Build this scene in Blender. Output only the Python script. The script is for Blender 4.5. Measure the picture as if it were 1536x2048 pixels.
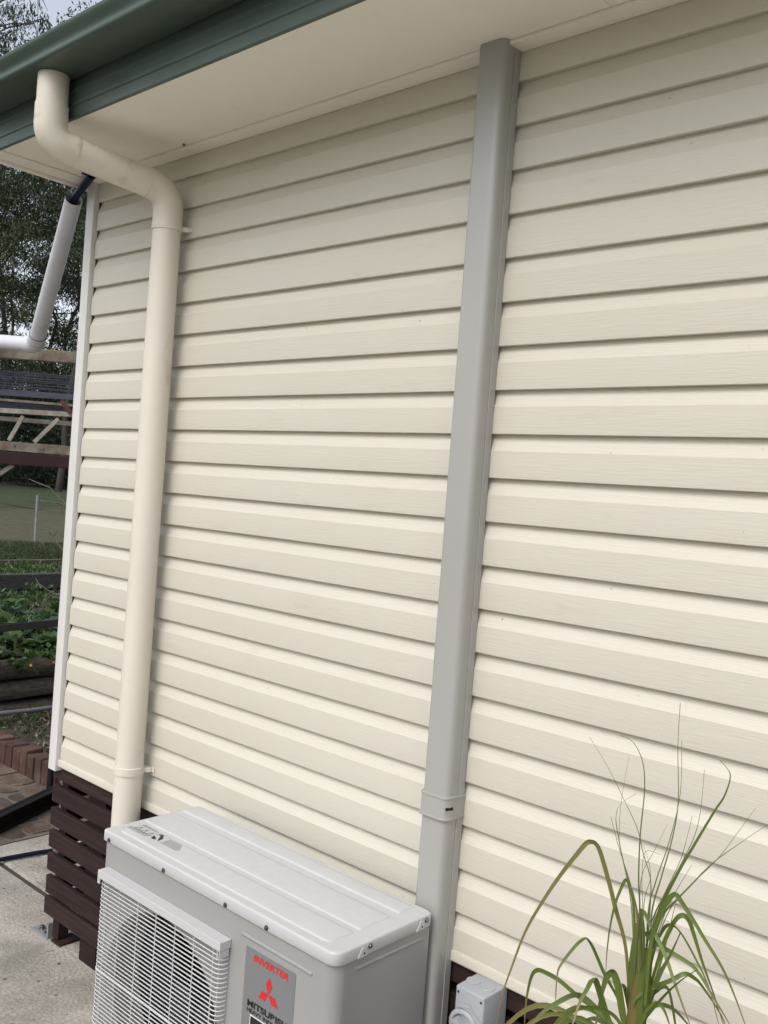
import bpy, bmesh, math, random
import numpy as np
from mathutils import Vector, Matrix

# ------------------------------------------------------------------ scene, camera, light
for o in list(bpy.data.objects):
    bpy.data.objects.remove(o)
S = bpy.context.scene
COL = S.collection
R = math.radians

cam = bpy.data.cameras.new('camera')
cam.sensor_fit = 'HORIZONTAL'
cam.sensor_width = 36.0
cam.lens = 36.0 * 1870 / 1536
cam.clip_start = 0.05
cam.clip_end = 900
cam_o = bpy.data.objects.new('camera', cam)
COL.objects.link(cam_o)
CR = Vector((0.73969889, 0.6687953, 0.0745546))
CU = Vector((-0.06773189, -0.03623397, 0.99704538))
CF = Vector((-0.66952068, 0.74256309, -0.01849654))
CP = Vector((3.089399, -1.769679, 1.728757))
cam_o.matrix_world = Matrix(((CR.x, CU.x, -CF.x, CP.x), (CR.y, CU.y, -CF.y, CP.y), (CR.z, CU.z, -CF.z, CP.z), (0, 0, 0, 1)))
S.camera = cam_o

SUN_EL, SUN_AZ = R(49), R(174)        # azimuth measured clockwise from +y (front of the wall faces -y)
world = bpy.data.worlds.new('World')
S.world = world
world.use_nodes = True
wn = world.node_tree
wn.nodes.clear()
wo = wn.nodes.new('ShaderNodeOutputWorld')
bg = wn.nodes.new('ShaderNodeBackground')
sky = wn.nodes.new('ShaderNodeTexSky')
sky.sky_type = 'NISHITA'
sky.sun_disc = False
sky.sun_elevation = SUN_EL
sky.sun_rotation = SUN_AZ
sky.air_density = 1.0
sky.dust_density = 3.0
hs = wn.nodes.new('ShaderNodeHueSaturation')     # overcast: the blue of a clear sky is veiled by cloud
hs.inputs['Saturation'].default_value = 0.40
wn.links.new(sky.outputs[0], hs.inputs['Color'])
wn.links.new(hs.outputs[0], bg.inputs[0])
bg.inputs[1].default_value = 0.15
wn.links.new(bg.outputs[0], wo.inputs[0])

sl = bpy.data.lights.new('sun', 'SUN')
sl.energy = 0.5
sl.angle = R(28)
sl.color = (1.0, 0.995, 0.985)
sun = bpy.data.objects.new('sun', sl)
COL.objects.link(sun)
sd = Vector((math.sin(SUN_AZ) * math.cos(SUN_EL), math.cos(SUN_AZ) * math.cos(SUN_EL), math.sin(SUN_EL)))
sun.rotation_euler = sd.to_track_quat('Z', 'Y').to_euler()
sun.location = (0, -10, 20)

S.view_settings.view_transform = 'Standard'
S.view_settings.look = 'None'
S.view_settings.gamma = 1
S.view_settings.use_curve_mapping = False
S.view_settings.exposure = 0.70

# ------------------------------------------------------------------ helpers
ROOT = {}

def tag(o, label=None, cat=None, group=None, kind=None):
    if label: o['label'] = label
    if cat: o['category'] = cat
    if group: o['group'] = group
    if kind: o['kind'] = kind
    return o

def thing(name, label, cat, loc=(0, 0, 0), group=None):
    o = bpy.data.objects.new(name, None)
    COL.objects.link(o)
    o.location = loc
    o.empty_display_size = 0.1
    ROOT[o] = Vector(loc)
    return tag(o, label, cat, group)

class MB:
    """collects vertices and faces in world coordinates"""
    def __init__(self): self.v, self.f, self.m = [], [], []
    def add(self, vs, fs, mi=0):
        b = len(self.v)
        self.v += [tuple(p) for p in vs]
        for f in fs:
            self.f.append([b + i for i in f]); self.m.append(mi)
        return self
    def box(self, x0, x1, y0, y1, z0, z1, mi=0):
        if x0 > x1: x0, x1 = x1, x0
        if y0 > y1: y0, y1 = y1, y0
        if z0 > z1: z0, z1 = z1, z0
        vs = [(x0, y0, z0), (x1, y0, z0), (x1, y1, z0), (x0, y1, z0), (x0, y0, z1), (x1, y0, z1), (x1, y1, z1), (x0, y1, z1)]
        return self.add(vs, [(0, 3, 2, 1), (4, 5, 6, 7), (0, 1, 5, 4), (1, 2, 6, 5), (2, 3, 7, 6), (3, 0, 4, 7)], mi)
    def bar(self, a, b, w, h, up=(0, 0, 1), mi=0):
        """rectangular bar from a to b, w across, h along up"""
        a, b = Vector(a), Vector(b)
        d = (b - a).normalized(); u = Vector(up); u = (u - d * u.dot(d)).normalized(); s = d.cross(u)
        vs = []
        for p in (a, b):
            for i, j in ((-1, -1), (1, -1), (1, 1), (-1, 1)):
                vs.append(p + s * (w / 2 * i) + u * (h / 2 * j))
        return self.add(vs, [(0, 1, 2, 3), (7, 6, 5, 4), (0, 4, 5, 1), (1, 5, 6, 2), (2, 6, 7, 3), (3, 7, 4, 0)], mi)
    def tube(self, pts, r, n=12, cap=True, mi=0):
        pts = [Vector(p) for p in pts]
        rs = r if isinstance(r, (list, tuple)) else [r] * len(pts)
        up = None; rings = []
        for i, p in enumerate(pts):
            t = (pts[min(i + 1, len(pts) - 1)] - pts[max(i - 1, 0)]).normalized()
            if up is None:
                up = Vector((0, 0, 1)) if abs(t.z) < .9 else Vector((1, 0, 0))
            up = (up - t * up.dot(t)).normalized()
            s = t.cross(up)
            rings.append([p + (up * math.cos(a) + s * math.sin(a)) * rs[i] for a in [2 * math.pi * k / n for k in range(n)]])
        vs = [p for q in rings for p in q]
        fs = []
        for i in range(len(rings) - 1):
            for k in range(n):
                k2 = (k + 1) % n
                fs.append((i * n + k, i * n + k2, (i + 1) * n + k2, (i + 1) * n + k))
        if cap:
            fs.append(tuple(range(n))[::-1]); fs.append(tuple(range((len(rings) - 1) * n, len(rings) * n)))
        return self.add(vs, fs, mi)
    def extrude_x(self, prof, x0, x1, closed=True, cap=True, mi=0):
        """profile of (y,z) points run along x"""
        n = len(prof)
        vs = [(x0, y, z) for y, z in prof] + [(x1, y, z) for y, z in prof]
        fs = [(i, (i + 1) % n, n + (i + 1) % n, n + i) for i in range(n if closed else n - 1)]
        if cap and closed:
            fs.append(tuple(range(n))[::-1]); fs.append(tuple(range(n, 2 * n)))
        return self.add(vs, fs, mi)
    def prism(self, outline, z0, z1, mi=0):
        n = len(outline)
        vs = [(x, y, z0) for x, y in outline] + [(x, y, z1) for x, y in outline]
        fs = [(i, (i + 1) % n, n + (i + 1) % n, n + i) for i in range(n)]
        fs.append(tuple(range(n))[::-1]); fs.append(tuple(range(n, 2 * n)))
        return self.add(vs, fs, mi)
    def lathe(self, prof, centre, n=24, axis='z', mi=0):
        cx, cy, cz = centre
        vs = []
        for r, h in prof:
            for k in range(n):
                a = 2 * math.pi * k / n
                if axis == 'z': vs.append((cx + r * math.cos(a), cy + r * math.sin(a), cz + h))
                else: vs.append((cx + r * math.cos(a), cy + h, cz + r * math.sin(a)))
        fs = []
        for i in range(len(prof) - 1):
            for k in range(n):
                k2 = (k + 1) % n
                fs.append((i * n + k, i * n + k2, (i + 1) * n + k2, (i + 1) * n + k))
        fs.append(tuple(range(n))); fs.append(tuple(range((len(prof) - 1) * n, len(prof) * n)))
        return self.add(vs, fs, mi)
    def build(self, name, mat, parent=None, bevel=0, seg=2, smooth=None, xf=None, fix=True):
        me = bpy.data.meshes.new(name)
        base = ROOT[parent] if parent is not None else Vector((0, 0, 0))
        vs = self.v
        if xf: vs = [xf(p) for p in vs]
        me.from_pydata([(p[0] - base.x, p[1] - base.y, p[2] - base.z) for p in vs], [], self.f)
        mats = mat if isinstance(mat, (list, tuple)) else [mat]
        for m in mats: me.materials.append(m)
        if len(mats) > 1: me.polygons.foreach_set('material_index', self.m)
        if bevel or fix:
            bm = bmesh.new(); bm.from_mesh(me)
            if fix: bmesh.ops.recalc_face_normals(bm, faces=bm.faces)
            if bevel:
                ed = [e for e in bm.edges if len(e.link_faces) == 2 and e.calc_face_angle(0) > R(25)]
                bmesh.ops.bevel(bm, geom=ed, offset=bevel, segments=seg, affect='EDGES', profile=0.5, clamp_overlap=True)
            bm.to_mesh(me); bm.free()
        if smooth is not None:
            me.polygons.foreach_set('use_smooth', [True] * len(me.polygons))
            me.set_sharp_from_angle(angle=R(smooth))
        o = bpy.data.objects.new(name, me)
        COL.objects.link(o)
        if parent is not None:
            o.parent = parent
        ROOT[o] = base
        return o

def dup(o, parent=None, move=(0, 0, 0)):
    c = o.copy(); COL.objects.link(c)
    c.location = o.location + Vector(move)
    c.parent = parent if parent is not None else o.parent
    ROOT[c] = ROOT.get(o, Vector())
    return c

def arc(c, r, a0, a1, n, fn):
    return [fn(c, r, a0 + (a1 - a0) * i / n) for i in range(n + 1)]

def smooth_path(pts, sub=6):
    P = [Vector(p) for p in pts]
    out = []
    for i in range(len(P) - 1):
        p0, p1, p2, p3 = P[max(i - 1, 0)], P[i], P[i + 1], P[min(i + 2, len(P) - 1)]
        for k in range(sub):
            t = k / sub
            out.append(0.5 * ((2 * p1) + (p2 - p0) * t + (2 * p0 - 5 * p1 + 4 * p2 - p3) * t * t + (3 * p1 - p0 - 3 * p2 + p3) * t ** 3))
    out.append(P[-1])
    return out

def round_poly(pts, r, n=4):
    """round the corners of a 2-D polygon"""
    out = []
    N = len(pts)
    for i in range(N):
        p, a, b = Vector(pts[i]), Vector(pts[i - 1]), Vector(pts[(i + 1) % N])
        rr = r[i] if isinstance(r, (list, tuple)) else r
        if rr <= 0: out.append(tuple(p)); continue
        da, db = (a - p).normalized(), (b - p).normalized()
        for k in range(n + 1):
            t = k / n
            q = p + da * rr * (1 - t) ** 2 + db * rr * t ** 2
            out.append(tuple(q))
    return out

# ------------------------------------------------------------------ materials
def mat(name, c, c2=None, scale=8, stretch=(1, 1, 1), rough=0.6, rough2=None, bump=0, bscale=60, bstretch=(1, 1, 1), metal=0,
        spec=0.5, detail=4, contrast=(0.35, 0.65), island=0, speck=None, speck_scale=40, speck_w=0.08, fine=0, fscale=120, coat=0, grime=None, objrand=0):
    m = bpy.data.materials.new(name); m.use_nodes = True
    nt = m.node_tree; N = nt.nodes; L = nt.links
    p = N['Principled BSDF']
    p.inputs['Roughness'].default_value = rough
    p.inputs['Metallic'].default_value = metal
    p.inputs['Specular IOR Level'].default_value = spec
    if coat: p.inputs['Coat Weight'].default_value = coat
    g = N.new('ShaderNodeNewGeometry')
    def noise(sc, st, det=detail, rg=0.55):
        mp = N.new('ShaderNodeMapping'); mp.inputs['Scale'].default_value = st
        L.new(g.outputs['Position'], mp.inputs['Vector'])
        n = N.new('ShaderNodeTexNoise'); n.inputs['Scale'].default_value = sc
        n.inputs['Detail'].default_value = det; n.inputs['Roughness'].default_value = rg
        L.new(mp.outputs[0], n.inputs['Vector'])
        return n
    def mix(fac, a, b, blend='MIX'):
        x = N.new('ShaderNodeMix'); x.data_type = 'RGBA'; x.blend_type = blend
        for sock, val in ((x.inputs[0], fac), (x.inputs[6], a), (x.inputs[7], b)):
            if hasattr(val, 'is_output'): L.new(val, sock)
            elif isinstance(val, (tuple, list)): sock.default_value = (*val[:3], 1)
            else: sock.default_value = val
        return x.outputs[2]
    def ramp(sock, a, b):
        r = N.new('ShaderNodeMapRange'); r.inputs[1].default_value = a; r.inputs[2].default_value = b
        L.new(sock, r.inputs[0]); return r.outputs[0]
    col = c
    if c2:
        n = noise(scale, stretch)
        col = mix(ramp(n.outputs[0], *contrast), c, c2)
    if island:
        r = ramp(g.outputs['Random Per Island'], 0, 1)
        col = mix(r, mix(1.0, col, (1 - island,) * 3, 'MULTIPLY'), mix(1.0, col, (1 + island,) * 3, 'MULTIPLY'))
    if objrand:
        oi = N.new('ShaderNodeObjectInfo')
        col = mix(oi.outputs['Random'], mix(1.0, col, (1 - objrand,) * 3, 'MULTIPLY'), mix(1.0, col, (1 + objrand, 1 + objrand * .9, 1 + objrand * .8), 'MULTIPLY'))
    if speck:
        n2 = noise(speck_scale, (1, 1, 1), 2, 0.5)
        col = mix(ramp(n2.outputs[0], 0.5 + speck_w, 0.5 + speck_w + 0.06), col, speck)
    if fine:
        n5 = noise(fscale, (1, 1, 1), 3, .7)
        col = mix(ramp(n5.outputs[0], .3, .7), mix(1.0, col, (1 - fine,) * 3, 'MULTIPLY'), mix(1.0, col, (1 + fine,) * 3, 'MULTIPLY'))
    if grime:   # (colour, scale, stretch, lo, hi)
        n3 = noise(grime[1], grime[2], 6, 0.65)
        col = mix(ramp(n3.outputs[0], grime[3], grime[4]), col, grime[0])
    if hasattr(col, 'is_output'): L.new(col, p.inputs['Base Color'])
    else: p.inputs['Base Color'].default_value = (*col, 1)
    if rough2 is not None:
        n4 = noise(scale * 2.3, stretch)
        L.new(ramp(n4.outputs[0], 0.3, 0.7), (mr := N.new('ShaderNodeMapRange')).inputs[0])
        mr.inputs[3].default_value = rough; mr.inputs[4].default_value = rough2
        L.new(mr.outputs[0], p.inputs['Roughness'])
    if bump:
        nb = noise(bscale, bstretch, 5, 0.6)
        b = N.new('ShaderNodeBump'); b.inputs['Strength'].default_value = 1.0; b.inputs['Distance'].default_value = bump
        L.new(nb.outputs[0], b.inputs['Height']); L.new(b.outputs[0], p.inputs['Normal'])
    return m

M = {}
M['siding'] = mat('cream_vinyl', (.575, .545, .468), (.56, .53, .45), 3, (.5, 1, 4), rough=.42, rough2=.55, bump=.0008, bscale=26, bstretch=(.55, 2, 10),
                  grime=((.44, .39, .29), 6, (.6, 1, 3), .60, .95), speck=(.20, .17, .13), speck_scale=70, speck_w=.245)
M['trim'] = mat('white_vinyl_trim', (.63, .62, .60), (.605, .595, .57), 4, rough=.4, grime=((.52, .46, .36), 9, (3, 3, 1), .62, .92))
M['gap_grime_shade'] = mat('brown_grime_and_shade', (.045, .03, .018), (.10, .07, .04), 14, rough=.9)  # brown gap dirt, darkened so its colour also paints the shadow beside the trim
M['soffit'] = mat('soffit_paint', (.87, .83, .73), (.85, .81, .705), 2.2, rough=.7, bump=.0004, bscale=90, grime=((.60, .55, .45), 4, (1, 1, 1), .60, .95))
M['green'] = mat('green_steel', (.052, .080, .060), (.068, .097, .076), 5, (.4, 2, 2), rough=.36, rough2=.55, grime=((.03, .035, .028), 7, (.4, 2, 2), .56, .8))
M['pvc_cream'] = mat('cream_pvc', (.68, .635, .55), (.65, .605, .52), 4, (1, 1, .5), rough=.38, rough2=.55, grime=((.33, .29, .2), 11, (1, 1, .35), .6, .88))
M['pvc_old'] = mat('mottled_cream_pvc', (.65, .61, .52), (.58, .54, .45), 9, rough=.5, grime=((.17, .15, .10), 13, (1, 1, 1), .56, .82))
M['duct'] = mat('beige_grey_pvc', (.355, .348, .328), (.342, .335, .314), 3, (1, 1, .3), rough=.26, bump=.0002, bscale=200, grime=((.27, .25, .22), 3, (2.5, 2.5, .25), .58, 1.0))
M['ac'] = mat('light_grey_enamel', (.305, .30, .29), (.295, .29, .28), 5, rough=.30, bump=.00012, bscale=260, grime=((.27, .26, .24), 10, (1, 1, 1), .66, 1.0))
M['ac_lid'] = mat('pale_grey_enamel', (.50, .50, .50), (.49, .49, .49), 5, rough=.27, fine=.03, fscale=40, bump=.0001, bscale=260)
M['wire'] = mat('white_coated_wire', (.50, .50, .495), rough=.35)
M['black_plastic'] = mat('black_plastic', (.012, .012, .014), (.02, .02, .022), 12, rough=.5)
M['coil'] = mat('coil_fins', (.03, .03, .032), (.05, .05, .05), 80, (1, 1, .1), rough=.6)
M['label'] = mat('silver_label', (.205, .208, .215), (.195, .198, .205), 6, rough=.34, metal=.15)
M['red'] = mat('red_print', (.55, .02, .02), rough=.4)
M['black'] = mat('black_print', (.012, .012, .012), rough=.4)
M['white'] = mat('white_print', (.75, .75, .75), rough=.4)
M['greyprint'] = mat('grey_print', (.17, .17, .167), rough=.5)
M['screw'] = mat('screw_steel', (.22, .215, .21), (.08, .07, .06), 60, rough=.35, metal=.9)
M['switch'] = mat('pale_grey_switch_plastic', (.36, .378, .405), (.345, .362, .385), 6, rough=.38)
M['hole'] = mat('dark_hole', (.01, .01, .01), rough=.9)
M['slat'] = mat('dark_brown_stained_timber', (.020, .0110, .0100), (.032, .0185, .0165), 9, (.6, 3, 9), rough=.75, spec=.22, bump=.0012, bscale=18, bstretch=(.5, 4, 14), objrand=.16)
M['galv'] = mat('galvanised_steel', (.48, .49, .49), (.36, .37, .375), 18, rough=.42, metal=.7)
M['concrete'] = mat('weathered_concrete', (.45, .415, .365), (.27, .245, .21), 4.5, rough=.9, bump=.005, bscale=75, detail=9, contrast=(.3, .68), fine=.34, fscale=85,
                    speck=(.045, .04, .035), speck_scale=26, speck_w=.19, grime=((.15, .15, .12), 1.7, (1, 1, 1), .52, .75))
M['joint'] = mat('dirty_joint', (.05, .045, .038), rough=.95)
M['mortar'] = mat('sandy_mortar', (.150, .134, .113), (.105, .092, .076), 11, rough=.95, bump=.006, bscale=50, fine=.25, fscale=70, grime=((.10, .08, .06), 6, (1, 1, 1), .5, .75))
M['paver'] = mat('brown_stone_paver', (.070, .042, .029), (.125, .096, .075), 9, rough=.9, bump=.007, bscale=34, detail=9, objrand=.42, fine=.3, fscale=70, grime=((.08, .06, .045), 5, (1, 1, 1), .55, .75))
M['brick'] = mat('red_brick', (.058, .026, .018), (.092, .048, .035), 12, rough=.9, bump=.003, bscale=90, objrand=.2, grime=((.16, .13, .11), 8, (1, 1, .6), .58, .75))
M['soil'] = mat('dark_soil', (.045, .034, .026), (.085, .065, .05), 12, rough=1, bump=.02, bscale=22, detail=8)
M['mulch'] = mat('leaf_litter', (.10, .075, .05), (.18, .15, .12), 30, rough=.95, island=.6)
M['weed'] = mat('weed_green', (.045, .085, .025), (.075, .12, .035), 9, rough=.6, island=.45)
M['cabbage'] = mat('blue_green_leaf', (.045, .085, .062), (.065, .115, .07), 14, rough=.5, island=.4)
M['leafy'] = mat('leaf_green', (.038, .082, .02), (.07, .12, .03), 14, rough=.5, island=.4)
M['yellow'] = mat('yellow_petal', (.62, .47, .03), rough=.6)
M['pink'] = mat('pink_petal', (.5, .16, .17), rough=.6)
M['log'] = mat('weathered_log', (.045, .036, .028), (.10, .082, .064), 6, (.35, 3, 9), rough=.92, bump=.010, bscale=9, bstretch=(.4, 3, 12), detail=8)
M['sleeper'] = mat('grey_black_sleeper', (.030, .028, .028), (.062, .058, .056), 7, (.4, 3, 8), rough=.9, bump=.008, bscale=9, bstretch=(.4, 3, 12))
M['lawn'] = mat('lawn', (.024, .045, .011), (.042, .056, .017), 1.6, rough=.95, bump=.10, bscale=7, detail=9, fine=.5, fscale=11, grime=((.066, .058, .028), 1.5, (1, 1, 1), .56, .8))
def dry_patch(m, c):
    """a worn, dry patch of the lawn between two edges laid out on the ground, blurred by noise"""
    nt = m.node_tree; N = nt.nodes; L = nt.links; pb = N['Principled BSDF']
    g = N.new('ShaderNodeNewGeometry'); nz = N.new('ShaderNodeTexNoise'); nz.inputs['Scale'].default_value = 1.6; nz.inputs['Detail'].default_value = 7
    L.new(g.outputs['Position'], nz.inputs['Vector'])
    fac = None
    for pt, nr, ww in (((-8.7, 4.4, 0), (-.28, .96, 0), .5), ((-18.8, 9.6, 0), (.875, .485, 0), 1.2)):
        su = N.new('ShaderNodeVectorMath'); su.operation = 'SUBTRACT'; su.inputs[1].default_value = pt; L.new(g.outputs['Position'], su.inputs[0])
        dt = N.new('ShaderNodeVectorMath'); dt.operation = 'DOT_PRODUCT'; dt.inputs[1].default_value = nr; L.new(su.outputs[0], dt.inputs[0])
        ad = N.new('ShaderNodeMath'); ad.operation = 'MULTIPLY_ADD'; ad.inputs[1].default_value = ww * 3; L.new(nz.outputs[0], ad.inputs[0]); L.new(dt.outputs['Value'], ad.inputs[2])
        mr = N.new('ShaderNodeMapRange'); mr.inputs[1].default_value = ww * 1.3; mr.inputs[2].default_value = ww * 1.9; L.new(ad.outputs[0], mr.inputs[0])
        if fac is None: fac = mr.outputs[0]
        else:
            mu = N.new('ShaderNodeMath'); mu.operation = 'MULTIPLY'; L.new(fac, mu.inputs[0]); L.new(mr.outputs[0], mu.inputs[1]); fac = mu.outputs[0]
    n2 = N.new('ShaderNodeTexNoise'); n2.inputs['Scale'].default_value = 5; n2.inputs['Detail'].default_value = 8; L.new(g.outputs['Position'], n2.inputs['Vector'])
    mr = N.new('ShaderNodeMapRange'); mr.inputs[1].default_value = .3; mr.inputs[2].default_value = .7; mr.inputs[3].default_value = .35; mr.inputs[4].default_value = 1; L.new(n2.outputs[0], mr.inputs[0])
    mu = N.new('ShaderNodeMath'); mu.operation = 'MULTIPLY'; L.new(fac, mu.inputs[0]); L.new(mr.outputs[0], mu.inputs[1])
    mx = N.new('ShaderNodeMix'); mx.data_type = 'RGBA'; old = pb.inputs['Base Color'].links[0].from_socket
    L.new(mu.outputs[0], mx.inputs[0]); L.new(old, mx.inputs[6]); mx.inputs[7].default_value = (*c, 1); L.new(mx.outputs[2], pb.inputs['Base Color'])
dry_patch(M['lawn'], (.088, .076, .042))
M['grass'] = mat('grass_blades', (.026, .046, .013), (.044, .060, .018), 3, rough=.7, island=.5)
M['black_steel'] = mat('black_steel', (.007, .007, .008), (.012, .011, .010), 12, rough=.7, spec=.2)
M['maroon'] = mat('maroon_steel', (.022, .007, .009), (.032, .010, .012), 8, rough=.6, spec=.25)
M['rusty'] = mat('rust_streaked_cream_steel', (.215, .20, .16), (.11, .092, .068), 17, rough=.7, grime=((.105, .040, .018), 6.5, (1, 1, 1.4), .50, .72))
M['oldwhite'] = mat('stained_white_steel', (.36, .345, .30), (.20, .18, .145), 26, rough=.65, grime=((.15, .12, .09), 15, (1, 1, .5), .55, .8))
M['net'] = mat('grey_shade_cloth', (.075, .08, .105), (.05, .055, .075), 14, (1, 1, 5), rough=.9)
M['pvc_white'] = mat('white_pvc', (.62, .62, .66), (.57, .57, .60), 5, rough=.36, grime=((.40, .36, .29), 5, (1, 1, 1), .58, .85))
M['blue'] = mat('dark_blue_plastic', (.005, .006, .045), rough=.35, spec=.25)
M['hose'] = mat('navy_hose', (.005, .007, .018), rough=.5, spec=.25)
M['greypipe'] = mat('dull_grey_pvc', (.17, .165, .18), (.13, .128, .14), 8, rough=.6)
M['stake'] = mat('pale_stake', (.26, .28, .26), (.2, .21, .2), 9, rough=.8)
M['twig'] = mat('pale_bark', (.16, .145, .115), (.08, .07, .055), 20, rough=.9)
M['trunk'] = mat('eucalypt_bark', (.028, .023, .019), (.070, .060, .050), 2.5, (1, 1, .25), rough=.95, bump=.02, bscale=6, bstretch=(2, 2, .4))
M['gum'] = mat('eucalypt_leaf', (.027, .045, .014), (.050, .070, .022), .6, rough=.5, island=.5)
M['gum2'] = mat('grey_green_leaf', (.038, .054, .029), (.022, .036, .015), .6, rough=.5, island=.5)
M['roof'] = mat('green_roof_sheet', (.04, .065, .055), rough=.5)
M['inside'] = mat('underfloor_dark', (.06, .05, .045), (.04, .035, .03), 5, rough=1)
M['terracotta'] = mat('terracotta', (.26, .11, .065), (.32, .15, .09), 8, rough=.85)
M['b_green'] = mat('strap_leaf_green', (.125, .170, .030), (.095, .135, .025), 10, rough=.38, island=.15)
M['b_light'] = mat('strap_leaf_light', (.17, .225, .07), (.135, .19, .052), 10, rough=.42, island=.15)
M['b_thin'] = mat('strap_leaf_olive', (.115, .14, .04), (.15, .165, .065), 10, rough=.45)
M['b_brown'] = mat('strap_leaf_drying', (.12, .165, .03), (.20, .16, .055), 4, rough=.45)
M['stalk'] = mat('reddish_stalk', (.16, .085, .025), (.09, .12, .022), 9, (1, 1, .6), rough=.5)
for k in ('b_green', 'b_light', 'b_thin', 'b_brown', 'weed', 'leafy', 'gum', 'gum2', 'cabbage', 'grass'):   # thin leaves let a little light through
    nt = M[k].node_tree; p = nt.nodes['Principled BSDF']; out = nt.nodes['Material Output']
    tr = nt.nodes.new('ShaderNodeBsdfTranslucent'); ms = nt.nodes.new('ShaderNodeMixShader')
    ms.inputs[0].default_value = .25
    lk = p.inputs['Base Color'].links
    if lk: nt.links.new(lk[0].from_socket, tr.inputs['Color'])
    if k[:2] == 'b_':                  # drying tips
        at = nt.nodes.new('ShaderNodeAttribute'); at.attribute_name = 'tip'
        mr = nt.nodes.new('ShaderNodeMapRange'); mr.inputs[1].default_value = .72 if k != 'b_brown' else .45; mr.inputs[2].default_value = 1.0; nt.links.new(at.outputs['Fac'], mr.inputs[0])
        mx = nt.nodes.new('ShaderNodeMix'); mx.data_type = 'RGBA'; mx.inputs[7].default_value = (.21, .15, .07, 1)
        nt.links.new(lk[0].from_socket, mx.inputs[6]); nt.links.new(mr.outputs[0], mx.inputs[0]); nt.links.new(mx.outputs[2], p.inputs['Base Color']); nt.links.new(mx.outputs[2], tr.inputs['Color'])
    nt.links.new(p.outputs[0], ms.inputs[1]); nt.links.new(tr.outputs[0], ms.inputs[2]); nt.links.new(ms.outputs[0], out.inputs['Surface'])

# ------------------------------------------------------------------ the setting: ground, slab, paving, beds, lawn
def sheet(name, pts, mat_, z):
    return MB().add([(x, y, z) for x, y in pts], [tuple(range(len(pts)))]).build(name, mat_, fix=False)

rnd = random.Random(11)
tag(sheet('ground', [(-350, -350), (350, -350), (350, 350), (-350, 350)], M['lawn'], -.06), kind='structure')

slab = MB().box(-2.78, 9, -7, .187, -.1, 0).build('concrete_slab', M['concrete'], bevel=.006)
tag(slab, kind='structure')
strip = MB().box(-.972, .6, .216, 5, -.1, -.002).build('concrete_strip', M['concrete'], bevel=.008)
tag(strip, kind='structure')
tag(MB().box(-2.78, 9, .180, .224, -.09, -.012).build('slab_joint', M['joint']), kind='structure')

bed = MB().box(-2.78, -.978, .200, .845, -.1, -.003).build('paved_path', M['mortar'])
tag(bed, kind='structure')
# irregular stone pavers, each its own piece
py = .225
while py < .80:
    d = rnd.uniform(.10, .15)
    px = -.995
    while px > -2.6:
        w = rnd.uniform(.13, .27)
        j = lambda s=.020: rnd.uniform(-s, s)
        o4 = [(px - w + .016 + j(.012), py + j(.012)), (px - .014 + j(.012), py + j(.012)), (px - .014 + j(.012), py + d - .028 + j(.012)), (px - w + .016 + j(.012), py + d - .028 + j(.012))]
        h = rnd.uniform(.0, .006)
        MB().prism(round_poly(o4, [rnd.uniform(.01, .05) for q in o4], 2), -.04, h).build('paver', M['paver'], bed, bevel=.002, seg=1)
        px -= w
    py += d

# soldier-course brick edging along the path
edg = thing('brick_garden_edging', 'low edging of red bricks stood on end between paved path and garden bed', 'brick edging', (-2, .83, 0))
x = -.10
protos = []
for k in range(4):
    bmv = MB().box(-.0375, .0375, 0, .105, -.05, rnd.uniform(.128, .15))
    bmv.v = [(a + rnd.uniform(-.003, .003), b + rnd.uniform(-.005, .004), c + rnd.uniform(-.006, .006)) for a, b, c in bmv.v]
    bmv.v = [(a + x - k * .0835, b + .832, c) for a, b, c in bmv.v]
    protos.append(bmv.build('brick', M['brick'], edg, bevel=.007, seg=2))
for k in range(4, 33):
    q = k % 4
    dup(protos[q], edg, (-.0835 * (k - q), rnd.uniform(-.002, .002), rnd.uniform(-.012, .006)))
MB().box(-2.78, -.06, .845, .93, -.05, .105).build('mortar', M['mortar'], edg)

def bumpy_sheet(name, x0, x1, y0, y1, z, amp, nx, ny, m, seed, zfn=None):
    r = np.random.RandomState(seed)
    xs, ys = np.linspace(x0, x1, nx), np.linspace(y0, y1, ny)
    vs = [(a, b, (zfn(a, b) if zfn else z) + amp * (r.rand() - .5)) for b in ys for a in xs]
    fs = [(j * nx + i, j * nx + i + 1, (j + 1) * nx + i + 1, (j + 1) * nx + i) for j in range(ny - 1) for i in range(nx - 1)]
    o = MB().add(vs, fs).build(name, m, smooth=180, fix=False)
    return tag(o, kind='structure')

bumpy_sheet('garden_soil', -2.80, -.45, .92, 6.0, .095, .04, 60, 70, M['soil'], 1, lambda a, b: .10)
bumpy_sheet('vegetable_bed_soil', -5.46, -2.86, -3, 8, .47, .05, 40, 120, M['soil'], 2)
bumpy_sheet('grass_terrace', -6.76, -5.58, -3, 9, .60, .03, 20, 110, M['lawn'], 3)

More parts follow.
